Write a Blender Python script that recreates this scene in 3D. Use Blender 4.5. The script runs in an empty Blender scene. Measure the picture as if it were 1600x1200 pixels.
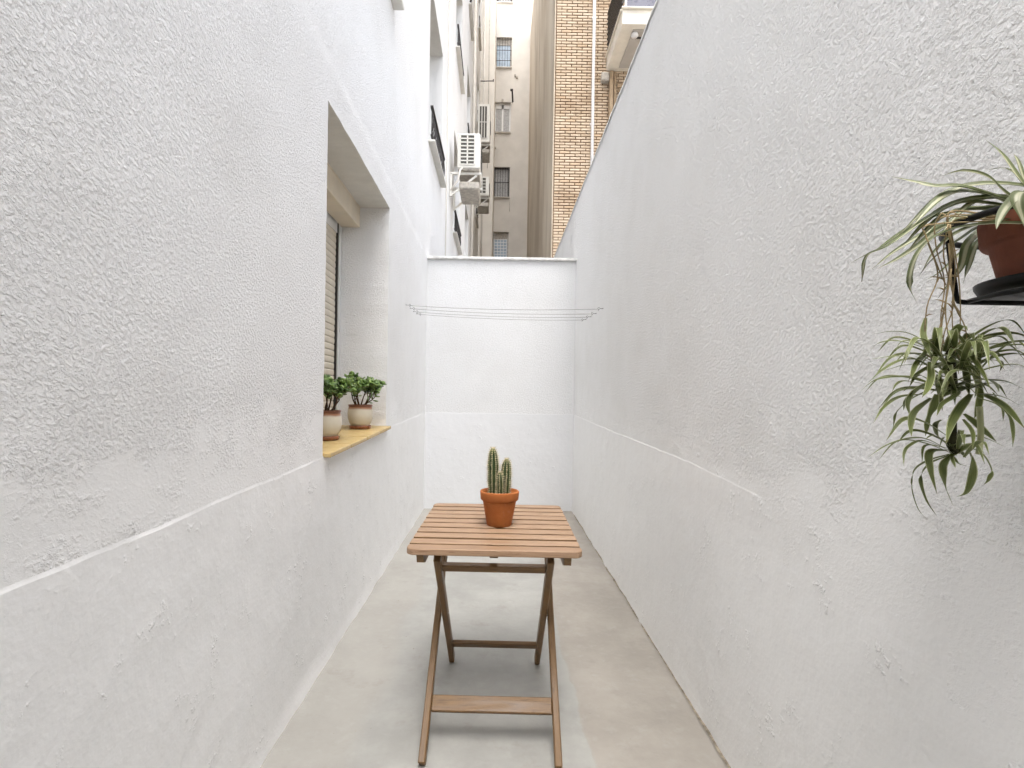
import bpy, math, random
from mathutils import Vector, Matrix, noise

# ------------------------------------------------------------------ camera, sky, sun, exposure
sc = bpy.context.scene
R = math.radians
EYE = 1.24
REAR_H = 2.8  # height of the unseen rear wing, tuned for light on the near walls
cam_data = bpy.data.cameras.new('camera')
cam = bpy.data.objects.new('camera', cam_data)
sc.collection.objects.link(cam)
cam.location = (0, 0, EYE)
cam.rotation_mode = 'QUATERNION'
cam.rotation_quaternion = (Matrix.Rotation(R(90), 4, 'X') @ Matrix.Rotation(R(0.95), 4, 'Z')).to_quaternion()
cam_data.sensor_width = 36
cam_data.lens = 825 / 1600 * 36
cam_data.shift_x = 23 / 1600
cam_data.shift_y = 17 / 1600
cam_data.clip_start = 0.05
cam_data.clip_end = 800
sc.camera = cam

SUN_EL, SUN_AZ = R(70), R(187)          # azimuth measured from +Y towards +X
w = bpy.data.worlds.new('World'); sc.world = w; w.use_nodes = True
wn = w.node_tree.nodes; wl = w.node_tree.links
bg = wn['Background']; bg.inputs['Strength'].default_value = 0.15
sky = wn.new('ShaderNodeTexSky'); sky.sky_type = 'NISHITA'; sky.sun_disc = False
sky.sun_elevation = SUN_EL; sky.sun_rotation = SUN_AZ
sky.air_density = 1.0; sky.dust_density = 4.0; sky.ozone_density = 0.6
bw = wn.new('ShaderNodeRGBToBW'); wl.new(sky.outputs[0], bw.inputs[0])
tint = wn.new('ShaderNodeMix'); tint.data_type = 'RGBA'; tint.inputs[0].default_value = 0.74   # thin even cloud greys the blue
wl.new(sky.outputs[0], tint.inputs[6]); wl.new(bw.outputs[0], tint.inputs[7])
wl.new(tint.outputs[2], bg.inputs[0])
sun_d = bpy.data.lights.new('sun', 'SUN'); sun_d.energy = 0.5; sun_d.angle = R(45); sun_d.color = (1.0, 0.96, 0.91)
sun = bpy.data.objects.new('sun', sun_d); sc.collection.objects.link(sun)
sdir = Vector((math.sin(SUN_AZ) * math.cos(SUN_EL), math.cos(SUN_AZ) * math.cos(SUN_EL), math.sin(SUN_EL)))
sun.rotation_euler = sdir.to_track_quat('Z', 'Y').to_euler(); sun.location = (4, 3, 30)
vs = sc.view_settings
vs.view_transform = 'Standard'; vs.look = 'None'; vs.gamma = 1.0; vs.use_curve_mapping = False
vs.exposure = 2.08
sc.render.engine = 'CYCLES'
sc.cycles.max_bounces = 8; sc.cycles.diffuse_bounces = 6; sc.cycles.glossy_bounces = 2
sc.cycles.use_adaptive_sampling = True; sc.cycles.adaptive_threshold = 0.04; sc.cycles.adaptive_min_samples = 16
sc.cycles.caustics_reflective = False; sc.cycles.caustics_refractive = False
sc.cycles.use_denoising = True

# ------------------------------------------------------------------ helpers
rnd = random.Random(11)
COL = sc.collection


class MB:
    """collects shapes; build() links them as one mesh object"""
    def __init__(s): s.v = []; s.f = []; s.m = []; s.sm = []; s.uv = {}

    def face(s, idx, mi=0, smooth=False): s.f.append(tuple(idx)); s.m.append(mi); s.sm.append(smooth)

    def box(s, c, d, rot=None, mi=0, bev=0.0, taper=None):
        hx, hy, hz = d[0] / 2, d[1] / 2, d[2] / 2
        c = Vector(c)
        def T(p):
            p = Vector(p)
            return c + (rot @ p if rot is not None else p)
        b = min(bev, hx * .9, hy * .9, hz * .9)
        if b <= 0:
            o = len(s.v)
            for z in (-hz, hz):
                for x, y in ((-hx, -hy), (hx, -hy), (hx, hy), (-hx, hy)): s.v.append(T((x, y, z)))
            for f in ((0, 3, 2, 1), (4, 5, 6, 7), (0, 1, 5, 4), (1, 2, 6, 5), (2, 3, 7, 6), (3, 0, 4, 7)): s.face([o + i for i in f], mi)
            return
        o = len(s.v); ix = {}
        for sx in (-1, 1):
            for sy in (-1, 1):
                for sz in (-1, 1):
                    for a in range(3):
                        p = [sx * (hx - b), sy * (hy - b), sz * (hz - b)]
                        p[a] = (sx * hx, sy * hy, sz * hz)[a]
                        ix[sx, sy, sz, a] = len(s.v); s.v.append(T(p))
        def q(*k):
            ii = [ix[x] for x in k]
            P = [s.v[i] for i in ii]
            if (P[1] - P[0]).cross(P[2] - P[0]).dot(sum(P, Vector()) / len(P) - c) < 0: ii.reverse()
            s.face(ii, mi)
        for g in (-1, 1):
            q((g, -1, -1, 0), (g, 1, -1, 0), (g, 1, 1, 0), (g, -1, 1, 0))
            q((-1, g, -1, 1), (1, g, -1, 1), (1, g, 1, 1), (-1, g, 1, 1))
            q((-1, -1, g, 2), (1, -1, g, 2), (1, 1, g, 2), (-1, 1, g, 2))
            for h in (-1, 1):
                q((g, h, -1, 0), (g, h, -1, 1), (g, h, 1, 1), (g, h, 1, 0))
                q((g, -1, h, 0), (g, -1, h, 2), (g, 1, h, 2), (g, 1, h, 0))
                q((-1, g, h, 1), (-1, g, h, 2), (1, g, h, 2), (1, g, h, 1))
        for sx in (-1, 1):
            for sy in (-1, 1):
                for sz in (-1, 1):
                    q((sx, sy, sz, 0), (sx, sy, sz, 1), (sx, sy, sz, 2))

    def bar(s, a, b, wd, th, up=(0, 0, 1), bev=0.0, mi=0):
        """a box from a to b, wd across, th along 'up'"""
        a, b = Vector(a), Vector(b); d = b - a; L = d.length; z = d.normalized(); u = Vector(up)
        x = u.cross(z)
        if x.length < 1e-6: x = Vector((1, 0, 0)).cross(z)
        x.normalize(); y = z.cross(x)
        m = Matrix((x, y, z)).transposed()
        s.box((a + b) / 2, (wd, th, L), m, mi, bev)

    def tube(s, pts, rad, n=8, mi=0, cap=True):
        pts = [Vector(p) for p in pts]; K = len(pts)
        rads = rad if isinstance(rad, (list, tuple)) else [rad] * K
        t0 = (pts[1] - pts[0]).normalized()
        x = t0.orthogonal().normalized(); rings = []
        for i, p in enumerate(pts):
            t = (pts[min(i + 1, K - 1)] - pts[max(i - 1, 0)])
            t = t.normalized() if t.length > 1e-9 else t0
            x = (x - t * x.dot(t)); x = x.normalized() if x.length > 1e-6 else t.orthogonal().normalized()
            y = t.cross(x); o = len(s.v)
            for k in range(n):
                a = 2 * math.pi * k / n
                s.v.append(p + (x * math.cos(a) + y * math.sin(a)) * rads[i])
            rings.append(o)
        for i in range(K - 1):
            for k in range(n):
                k2 = (k + 1) % n
                s.face([rings[i] + k, rings[i] + k2, rings[i + 1] + k2, rings[i + 1] + k], mi, True)
        if cap:
            s.face([rings[0] + k for k in range(n)][::-1], mi); s.face([rings[-1] + k for k in range(n)], mi)

    def lathe(s, prof, n=40, c=(0, 0, 0), mi=0, mis=None, smooth=True):
        """profile of (r, z) turned about the vertical through c"""
        o = len(s.v); c = Vector(c)
        for r, z in prof:
            for k in range(n):
                a = 2 * math.pi * k / n
                s.v.append(c + Vector((r * math.cos(a), r * math.sin(a), z)))
        for i in range(len(prof) - 1):
            for k in range(n):
                k2 = (k + 1) % n
                s.face([o + i * n + k, o + i * n + k2, o + (i + 1) * n + k2, o + (i + 1) * n + k], mis[i] if mis else mi, smooth)

    def build(s, name, mats, parent=None, loc=None):
        me = bpy.data.meshes.new(name)
        me.from_pydata([tuple(p) for p in s.v], [], s.f)
        mats = mats if isinstance(mats, (list, tuple)) else [mats]
        for m in mats: me.materials.append(m)
        me.polygons.foreach_set('material_index', s.m)
        me.polygons.foreach_set('use_smooth', s.sm)
        if s.uv:
            ul = me.uv_layers.new(name='UVMap')
            for lp in me.loops: ul.data[lp.index].uv = s.uv.get(lp.vertex_index, (0, 0))
        me.update()
        return link(name, me, parent, loc)


def link(name, data, parent=None, loc=None):
    o = bpy.data.objects.new(name, data); COL.objects.link(o)
    if loc is not None: o.location = loc
    if parent is not None: o.parent = parent
    return o


def tag(o, label=None, cat=None, group=None, kind=None):
    if label: o['label'] = label
    if cat: o['category'] = cat
    if group: o['group'] = group
    if kind: o['kind'] = kind
    return o


def thing(name, label, cat, loc=(0, 0, 0), rz=0.0, group=None):
    o = link(name, None); o.location = loc; o.rotation_euler = (0, 0, rz); o.empty_display_size = .05
    return tag(o, label, cat, group)


def copy_tree(o, parent=None):
    c = o.copy(); COL.objects.link(c); c.parent = parent
    for ch in [x for x in bpy.data.objects if x.parent == o]: copy_tree(ch, c)
    return c


def fb(p, sc_=1.0, oct_=3): return noise.fractal(Vector(p) * sc_, 1.0, 2.0, oct_)


# ------------------------------------------------------------------ materials
class N:
    """thin wrapper for node building"""
    def __init__(s, name):
        s.mat = bpy.data.materials.new(name); s.mat.use_nodes = True
        s.t = s.mat.node_tree; s.b = s.t.nodes['Principled BSDF']
        s.co = s.t.nodes.new('ShaderNodeTexCoord')

    def n(s, typ, ins=None, **kw):
        x = s.t.nodes.new(typ)
        for k, v in kw.items(): setattr(x, k, v)
        for k, v in (ins or {}).items(): s.set(x.inputs[k], v)
        return x

    def set(s, sock, v):
        if isinstance(v, bpy.types.NodeSocket): s.t.links.new(v, sock)
        else: sock.default_value = v

    def map(s, src=None, scale=(1, 1, 1), rot=(0, 0, 0), loc=(0, 0, 0)):
        return s.n('ShaderNodeMapping', {0: src or s.co.outputs['Object'], 1: loc, 2: rot, 3: scale}).outputs[0]

    def noise(s, scale, detail=4, rough=.5, vec=None, dist=0.0):
        return s.n('ShaderNodeTexNoise', {'Vector': vec or s.co.outputs['Object'], 'Scale': scale, 'Detail': detail, 'Roughness': rough, 'Distortion': dist}).outputs[0]

    def voro(s, scale, vec=None, feature='F1', rand=1.0, smooth=None):
        x = s.n('ShaderNodeTexVoronoi', {'Vector': vec or s.co.outputs['Object'], 'Scale': scale, 'Randomness': rand}, feature=feature)
        if smooth is not None: x.inputs['Smoothness'].default_value = smooth
        return x.outputs[0]

    def rng(s, v, a, b, c=0.0, d=1.0, smooth=True):
        return s.n('ShaderNodeMapRange', {0: v, 1: a, 2: b, 3: c, 4: d}, interpolation_type='SMOOTHSTEP' if smooth else 'LINEAR').outputs[0]

    def math(s, op, a, b=0.0, c=0.0):
        return s.n('ShaderNodeMath', {0: a, 1: b, 2: c}, operation=op).outputs[0]

    def mix(s, f, a, b, mode='MIX'):
        x = s.n('ShaderNodeMix', data_type='RGBA', blend_type=mode)
        s.set(x.inputs[0], f)
        s.set(x.inputs[6], (*a, 1) if isinstance(a, tuple) and len(a) == 3 else a)
        s.set(x.inputs[7], (*b, 1) if isinstance(b, tuple) and len(b) == 3 else b)
        return x.outputs[2]

    def xyz(s, src=None): return s.n('ShaderNodeSeparateXYZ', {0: src or s.co.outputs['Object']}).outputs

    def bump(s, h, dist, strength=1.0, normal=None):
        ins = {'Strength': strength, 'Distance': dist, 'Height': h}
        if normal is not None: ins['Normal'] = normal
        return s.n('ShaderNodeBump', ins).outputs[0]

    def out(s, color=None, rough=.7, normal=None, spec=.3, metal=0.0):
        b = s.b
        if color is not None: s.set(b.inputs['Base Color'], (*color, 1) if isinstance(color, tuple) and len(color) == 3 else color)
        s.set(b.inputs['Roughness'], rough); s.set(b.inputs['Specular IOR Level'], spec); s.set(b.inputs['Metallic'], metal)
        if normal is not None: s.set(b.inputs['Normal'], normal)
        return s.mat


def stucco(name, grain, height, col=(.85, .85, .85), patch_z=None, seed=0.0, stretch=(1, .80, 1.05)):
    """rough splattered render; smoothed trowel patches get commoner towards patch_z"""
    m = N(name)
    v = m.map(m.map(rot=(R(28), 0, 0)), scale=stretch, loc=(seed, seed * 1.7, seed * .6))
    a = m.noise(grain, 4, .66, v, .1)
    h = m.math('ADD', m.rng(a, .38, .78), m.math('MULTIPLY', a, .9))
    if patch_z is not None:
        z = m.xyz()[2]
        pn = m.noise(5.0, 4, .66, m.map(scale=(1, 1, 1.5), loc=(3.1 + seed, 1.2, .4)))
        sm = m.math('ADD', pn, m.rng(z, patch_z, patch_z + .45, .15, -.30, smooth=False))
        h = m.math('MULTIPLY', h, m.rng(sm, .43, .64, 1.0, .16))
    nrm = m.bump(h, height, 1.0)
    c = m.mix(m.rng(m.noise(1.9, 4, .62), .35, .75), col, tuple(x * y for x, y in zip(col, (.95, .947, .94))))
    return m.out(c, .88, nrm, .2)


def smooth_plaster(name, col=(.85, .85, .85), seed=0.0):
    m = N(name)
    v = m.map(loc=(seed, seed, seed * .5))
    n1 = m.noise(8.0, 4, .62, v); n2 = m.noise(62, 3, .6, v)
    spots = m.math('MULTIPLY', m.rng(n1, .57, .70), m.rng(n2, .50, .70))
    h = m.math('ADD', m.math('ADD', m.math('MULTIPLY', n2, .32), m.math('MULTIPLY', spots, 1.0)), m.math('MULTIPLY', n1, 2.2))
    c = m.mix(m.rng(n1, .35, .75), col, tuple(x * y for x, y in zip(col, (.975, .975, .972))))
    return m.out(c, .72, m.bump(h, .0022), .28)


def plain(name, col, rough=.6, spec=.4, metal=0.0, var=.12, scale=12, bump=0.0, bscale=90):
    m = N(name)
    k = m.noise(scale, 4, .6)
    c = m.mix(m.rng(k, .3, .7), tuple(x * (1 - var) for x in col), tuple(min(1, x * (1 + var)) for x in col))
    nrm = m.bump(m.noise(bscale, 3, .6), bump) if bump else None
    return m.out(c, m.rng(m.noise(scale * 2, 3), .3, .7, max(0, rough - .08), min(1, rough + .08)), nrm, spec, metal)


def wood(name, c1, c2, c3, axis='X', rough=.55, seed=0):
    """long grain along the given axis of the piece, a shift for each piece"""
    m = N(name)
    info = m.n('ShaderNodeObjectInfo')
    off = m.n('ShaderNodeCombineXYZ', {0: m.math('MULTIPLY', info.outputs['Random'], 17.0), 1: m.math('MULTIPLY', info.outputs['Random'], 31.0), 2: m.math('MULTIPLY', info.outputs['Random'], 7.0)}).outputs[0]
    base = m.n('ShaderNodeVectorMath', {0: m.co.outputs['Object'], 1: off}, operation='ADD').outputs[0]
    st = {'X': (2.2, 34, 34), 'Z': (34, 34, 2.2), 'Y': (34, 2.2, 34)}[axis]
    v = m.map(base, scale=st)
    g = m.noise(1.0, 6, .62, v, 1.2)
    f = m.noise(4.0, 4, .7, m.map(base, scale=tuple(x * 1.6 for x in st)))
    c = m.mix(m.rng(g, .30, .70), c1, c2)
    c = m.mix(m.math('MULTIPLY', m.rng(f, .50, .70), .75), c, c3)
    c = m.mix(m.rng(info.outputs['Random'], 0, 1, 0.0, .38, smooth=False), c, m.mix(.5, c, c3))
    return m.out(c, m.rng(g, .3, .7, rough - .08, rough + .1), m.bump(m.math('ADD', m.math('MULTIPLY', g, .5), m.math('MULTIPLY', f, .5)), .0006), .35)


M = {}
M['stucco_left'] = stucco('white_stucco_left', 110, .0024, patch_z=.97, seed=1.0)
M['stucco_right'] = stucco('white_stucco_right', 98, .0027, patch_z=.92, seed=5.3, col=(.87, .87, .865))
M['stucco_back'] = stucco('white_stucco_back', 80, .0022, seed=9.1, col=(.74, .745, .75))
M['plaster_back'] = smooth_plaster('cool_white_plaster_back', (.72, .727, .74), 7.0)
M['plaster'] = smooth_plaster('white_smooth_plaster')
M['plaster_right'] = smooth_plaster('white_smooth_plaster_right', (.87, .87, .865), 4.0)
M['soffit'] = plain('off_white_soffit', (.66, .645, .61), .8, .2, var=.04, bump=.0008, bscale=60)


def concrete_floor():
    m = N('worn_painted_concrete')
    x, y, z = m.xyz()
    # two coats: grey one to the middle and left, warm beige strip along the right wall
    edge = m.math('ADD', x, m.math('MULTIPLY', m.math('SUBTRACT', m.noise(2.2, 4, .6), .5), .10))
    warm = m.rng(edge, .335, .352)
    n1 = m.noise(2.4, 6, .62); n2 = m.noise(14, 5, .65)
    grey = m.mix(m.rng(n1, .3, .7), (.30, .297, .278), (.385, .382, .36))
    beige = m.mix(m.rng(n1, .3, .7), (.285, .262, .23), (.365, .338, .30))
    c = m.mix(warm, grey, beige)
    lft = m.rng(m.math('ADD', x, m.math('MULTIPLY', m.math('SUBTRACT', m.noise(1.4, 3, .6), .5), .25)), -.52, -.42, 1.0, 0.0)
    c = m.mix(m.math('MULTIPLY', lft, .5), c, (.34, .32, .285))
    c = m.mix(m.math('MULTIPLY', m.rng(n2, .50, .70), .22), c, (.45, .44, .415))
    c = m.mix(m.math('MULTIPLY', m.rng(m.noise(5, 5, .7, m.map(loc=(4, 2, 0))), .54, .72), .40), c, (.255, .235, .205))
    # edge line between the coats, scuffs, specks
    ln = m.math('MULTIPLY', m.rng(m.math('ABSOLUTE', m.math('SUBTRACT', edge, .343)), 0.0, .006, 1.0, 0.0), m.rng(m.noise(9, 3), .42, .60))
    c = m.mix(m.math('MULTIPLY', ln, .6), c, (.33, .31, .27))
    sp = m.rng(m.voro(13), .025, .065, 1.0, 0.0)
    sp = m.math('MULTIPLY', sp, m.rng(m.noise(6, 2), .46, .58))
    c = m.mix(m.math('MULTIPLY', sp, .85), c, (.22, .19, .155))
    sc_ = m.rng(m.noise(6, 6, .75, m.map(scale=(6, 1, 1), rot=(0, 0, .5))), .66, .74)
    c = m.mix(m.math('MULTIPLY', sc_, .30), c, (.33, .28, .23))
    h = m.math('ADD', m.math('MULTIPLY', n2, .5), m.math('ADD', m.math('MULTIPLY', m.noise(70, 4), .25), m.math('MULTIPLY', n1, 1.2)))
    return m.out(c, m.rng(n2, .3, .7, .50, .70), m.bump(h, .0022), .35)


M['floor'] = concrete_floor()
M['ground'] = plain('dull_ground', (.30, .28, .25), .9, .2, var=.2, scale=3)
M['grime'] = plain('dark_joint_grime', (.27, .235, .185), .95, .1, var=.4, scale=30)
M['coping'] = plain('pale_mortar_coping', (.70, .69, .67), .85, .2, var=.15, scale=14, bump=.002)
M['beige_metal'] = plain('beige_painted_metal', (.66, .58, .46), .42, .4, var=.05)
M['slat'] = plain('cream_shutter_slat', (.70, .635, .53), .45, .4, var=.05)
M['white_metal'] = plain('white_painted_metal', (.72, .72, .71), .4, .4, var=.03)
M['dark_gap'] = plain('dark_rubber_track', (.05, .045, .04), .7, .3)
M['glass_dark'] = plain('window_glass_dark', (.035, .045, .055), .08, .8, var=.3, scale=3)
M['glass_blue'] = plain('window_glass_blue', (.38, .47, .56), .12, .7, var=.15, scale=4)
M['curtain'] = plain('grey_net_curtain', (.42, .42, .42), .8, .2, var=.2, scale=20)
M['iron'] = plain('dark_wrought_iron', (.035, .03, .028), .5, .4, var=.4)
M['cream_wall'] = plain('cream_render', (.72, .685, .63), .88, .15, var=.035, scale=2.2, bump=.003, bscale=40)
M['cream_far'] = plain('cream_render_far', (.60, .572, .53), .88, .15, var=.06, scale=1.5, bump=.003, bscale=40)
M['ac_white'] = plain('ac_white_enamel', (.74, .725, .68), .4, .4, var=.04)
M['ac_dark'] = plain('ac_dark_coil', (.10, .095, .085), .7, .3, var=.3, scale=60)
M['ac_under'] = plain('ac_galvanised', (.42, .39, .345), .6, .4, var=.25, scale=18)
M['pvc'] = plain('white_pvc_pipe', (.70, .69, .69), .4, .4, var=.04)
M['pipe_brown'] = plain('brown_pipe', (.40, .30, .20), .6, .3, var=.15)
M['mortar'] = plain('brown_mortar', (.20, .135, .085), .95, .1, var=.25, scale=9, bump=.003)


def brick_mat():
    m = N('tan_clay_brick')
    info = m.n('ShaderNodeObjectInfo').outputs['Random']
    g = m.n('ShaderNodeNewGeometry')
    pos = g.outputs['Position']
    isl = g.outputs['Random Per Island']
    r = m.math('FRACT', m.math('ADD', m.math('MULTIPLY', info, 7.31), isl))
    c = m.mix(r, (.54, .43, .315), (.63, .525, .405))
    c = m.mix(m.rng(m.math('FRACT', m.math('MULTIPLY', r, 5.7)), .80, 1.0, 0, .6), c, (.56, .40, .26))
    # darker uneven bands on the facade
    d = m.rng(m.noise(.9, 4, .6, m.map(pos, scale=(.7, 1, 1.3))), .50, .66)
    c = m.mix(m.math('MULTIPLY', d, .55), c, (.36, .25, .16))
    c = m.mix(m.math('MULTIPLY', m.rng(m.noise(25, 4, .7, pos), .55, .8), .3), c, (.40, .27, .16))
    return m.out(c, .9, m.bump(m.noise(120, 3, .6, pos), .002), .15)


M['brick'] = brick_mat()


def stained_render():
    m = N('stained_cement_render')
    v = m.map(scale=(1, .16, .05))
    s1 = m.noise(2.2, 5, .6, v, .5); s2 = m.noise(5.5, 5, .62, m.map(scale=(1, .12, .03)))
    c = m.mix(m.rng(s1, .32, .68), (.50, .425, .335), (.74, .675, .58))
    c = m.mix(m.math('MULTIPLY', m.rng(s2, .54, .72), .55), c, (.36, .29, .215))
    c = m.mix(m.math('MULTIPLY', m.rng(m.noise(1.1, 5, .7, m.map(rot=(.55, 0, 0), scale=(1, .6, .12))), .56, .70), .45), c, (.33, .26, .19))
    return m.out(c, .92, m.bump(m.noise(30, 4, .6), .006), .12)


M['stained'] = stained_render()
M['balcony_white'] = plain('balcony_white_paint', (.74, .70, .62), .75, .2, var=.06, scale=5)
M['balcony_soffit'] = plain('balcony_grey_soffit', (.47, .445, .41), .85, .2, var=.06, scale=4)
M['balcony_glass'] = plain('balcony_grey_panel', (.135, .135, .17), .3, .5, var=.1, scale=5)
M['railing_dark'] = plain('dark_louvre_metal', (.06, .055, .05), .5, .4)

# ------------------------------------------------------------------ ground and patio floor
g = MB(); g.v = [Vector(p) for p in ((-250, -250, -.02), (250, -250, -.02), (250, 250, -.02), (-250, 250, -.02))]; g.face((0, 1, 2, 3))
tag(g.build('ground', M['ground']), kind='structure')


def XL(y): return -.758 - .003 * y          # inner face of the house facade
def XR(y): return .793 + .006 * y           # inner face of the boundary wall


def lerp_table(t, y):
    if y <= t[0][0]: return t[0][1]
    for (a, va), (b, vb) in zip(t, t[1:]):
        if y <= b: return va + (vb - va) * (y - a) / (b - a)
    return t[-1][1]


ZL_T = ((.8, .926), (1.7, .941), (2.32, .956), (3.67, .998), (5.6, 1.04))
ZR_T = ((.6, .900), (1.2, .925), (1.8, .957), (2.2, .975), (3.9, 1.003), (5.7, 1.04))
BACK = 5.68

fl = MB()
ny, nx = 90, 26
for j in range(ny + 1):
    y = -.55 + (BACK + .1 + .55) * j / ny
    for i in range(nx + 1):
        x = -.84 + 1.76 * i / nx
        fl.v.append(Vector((x, y, .004 + .004 * fb((x * 1.5, y * 1.5, 3)))))
for j in range(ny):
    for i in range(nx):
        a = j * (nx + 1) + i; fl.face((a, a + 1, a + nx + 2, a + nx + 1), 0, True)
floor = fl.build('patio_floor', M['floor']); tag(floor, kind='structure')
# open joints between floor and walls: thin uneven grime-filled cracks
for nm, xf, sgn in (('right', XR, -1),):
    b = MB(); K = 240
    for i in range(K + 1):
        y = -.5 + (BACK + .45) * i / K
        wd = -.002 + .012 * max(0, .35 + fb((y * 4.2, sgn * 5, 1.0), 1, 5)) if sgn < 0 else -.006 + .014 * max(0, .25 + fb((y * 5.2, 5, 1.0), 1, 5))
        x0 = xf(y) - sgn * .02; x1 = xf(y) + sgn * (wd + .009)
        z = .012 + .004 * fb((xf(y) * 1.5, y * 1.5, 3))
        b.v += [Vector((x0, y, z)), Vector((x1, y, z - .0035))]
    for i in range(K): b.face((2 * i, 2 * i + 1, 2 * i + 3, 2 * i + 2), 0, True)
    b.build('wall_joint', M['grime'] if sgn < 0 else M['plaster'], floor)


# ------------------------------------------------------------------ wall sheets
def frange(a, b, st):
    n = max(1, round((b - a) / st)); return [a + (b - a) * i / n for i in range(n + 1)]


def merge(*ls):
    out = sorted(x for l in ls for x in l); r = [out[0]]
    for x in out[1:]:
        if x - r[-1] > 1e-4: r.append(x)
    return r


def sheet(mb, us, zs, pos, holes=(), mat=lambda u, z: 0, flat=None):
    ids = {}
    def vid(i, j):
        if (i, j) not in ids: ids[i, j] = len(mb.v); mb.v.append(pos(us[i], zs[j]))
        return ids[i, j]
    for i in range(len(us) - 1):
        for j in range(len(zs) - 1):
            cu, cz = (us[i] + us[i + 1]) / 2, (zs[j] + zs[j + 1]) / 2
            if any(a < cu < b and c < cz < d for a, b, c, d in holes): continue
            mb.face((vid(i, j), vid(i + 1, j), vid(i + 1, j + 1), vid(i, j + 1)), mat(cu, cz), flat is None or abs(cz - flat) > .045)
    return ids


Z0 = .97
DADO_ROWS = [Z0 - .06, Z0 - .03, Z0 - .015, Z0 - .009, Z0 - .0045, Z0, Z0 + .0045, Z0 + .012, Z0 + .03, Z0 + .06]


def warp(z, y, tab):
    """rows near the dado follow the plasterer's uneven line"""
    k = max(0, 1 - abs(z - Z0) / .5)
    return z + k * (lerp_table(tab, y) - Z0) + max(0, 1 - abs(z - Z0) / .08) * (.005 * fb((y * 3.1, 2.0, tab[0][1] * 9), 1, 3) + .0025 * fb((y * 17, 2.0, tab[0][1] * 9), 1, 3))


# house on the left: facade with windows, and an unseen wing behind the camera, shaped for the light
house = thing('white_house', 'tall white stucco house whose window has two potted jade plants', 'house')
FLOORS = ((3.93, 5.65), (7.03, 8.75), (10.13, 11.85), (13.2, 14.9))
COLS = ((2.32, 3.72), (5.62, 6.90), (8.80, 10.20), (12.0, 13.3), (17.2, 18.4))
W0 = (2.325, 3.67, Z0, 2.525)
holes = [W0] + [(a, b, c, d) for c, d in FLOORS for a, b in COLS]
HTOP = 17.0
ys = merge(frange(-.6, 6.0, .03), frange(6.0, 21, .5), [h[0] for h in holes], [h[1] for h in holes])
zs = merge(frange(0, .9, .05), DADO_ROWS, frange(1.04, 3.6, .03), frange(3.6, HTOP, .35), [h[2] for h in holes], [h[3] for h in holes])


def left_pos(y, z):
    zz = warp(z, y, ZL_T)
    o = .0016 * fb((0, y * 3, zz * 3)) + .0012 * fb((7, y * 9, zz * 9))
    if z < Z0 - .001: o += (.45 if z > Z0 - .006 else 1) * (.0014 + .0013 * fb((y * 5, 1.5, 6), 1, 4)) + .004 * min(1, abs(z - Z0) / .3) * fb((2, y * 1.7, zz * 1.7))
    if zz > 2.70 and y > 1.5: o -= .004 * min(1, (y - 1.5) / .8) * min(1, (zz - 2.70) / .02)
    edge = 0.0
    if abs(y - W0[0]) < 1e-3 or abs(y - W0[1]) < 1e-3 or abs(z - W0[3]) < 1e-3: edge = .0035 * fb((y * 11, z * 14, 5), 1, 3)
    if z < .04: o += .006 * fb((y * 4, 8, 0), 1, 4) + .005
    return Vector((XL(y) + o, y + edge, zz + (edge if abs(z - W0[3]) < 1e-3 else 0)))


mb = MB()
sheet(mb, ys, zs, left_pos, holes, lambda y, z: 1 if z < Z0 - .001 else 0, Z0)
# reveals
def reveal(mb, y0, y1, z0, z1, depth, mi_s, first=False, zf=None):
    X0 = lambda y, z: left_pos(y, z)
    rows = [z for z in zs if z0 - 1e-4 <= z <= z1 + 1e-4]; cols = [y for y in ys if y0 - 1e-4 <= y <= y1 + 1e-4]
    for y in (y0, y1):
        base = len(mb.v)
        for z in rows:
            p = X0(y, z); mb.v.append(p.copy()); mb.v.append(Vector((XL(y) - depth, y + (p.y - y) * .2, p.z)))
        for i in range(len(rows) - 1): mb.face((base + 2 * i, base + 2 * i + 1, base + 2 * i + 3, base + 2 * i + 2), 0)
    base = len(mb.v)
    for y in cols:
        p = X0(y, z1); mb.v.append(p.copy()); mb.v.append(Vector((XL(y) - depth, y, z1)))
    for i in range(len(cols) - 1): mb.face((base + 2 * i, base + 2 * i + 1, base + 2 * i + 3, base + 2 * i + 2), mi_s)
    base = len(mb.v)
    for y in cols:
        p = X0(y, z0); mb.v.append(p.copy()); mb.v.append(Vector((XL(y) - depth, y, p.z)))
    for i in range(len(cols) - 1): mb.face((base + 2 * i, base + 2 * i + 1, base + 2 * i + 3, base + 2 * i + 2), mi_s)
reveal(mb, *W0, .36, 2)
for h in holes[1:]: reveal(mb, *h, .22, 2)
# solid body behind the facade, roof and the far end
def body_quad(mb, pts, mi):
    o = len(mb.v); mb.v += [Vector(p) for p in pts]; mb.face(range(o, o + len(pts)), mi)
body_quad(mb, ((XL(21), 21, 0), (-9, 21, 0), (-9, 21, HTOP), (XL(21), 21, HTOP)), 2)
body_quad(mb, ((XL(-.6), -.6, HTOP), (XL(21), 21, HTOP), (-9, 21, HTOP), (-9, -.6, HTOP)), 2)
body_quad(mb, ((-9, -.6, 0), (-9, 21, 0), (-9, 21, HTOP), (-9, -.6, HTOP)), 2)
body_quad(mb, ((-9, -.6, 0), (7, -.6, 0), (7, -.6, REAR_H), (-9, -.6, REAR_H)), 2)  # unseen rear wing, added to hold back light from behind
body_quad(mb, ((-9, -.6, REAR_H), (7, -.6, REAR_H), (7, -5, REAR_H), (-9, -5, REAR_H)), 2)
mb.build('wall', [M['stucco_left'], M['plaster'], M['soffit']], house)

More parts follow.
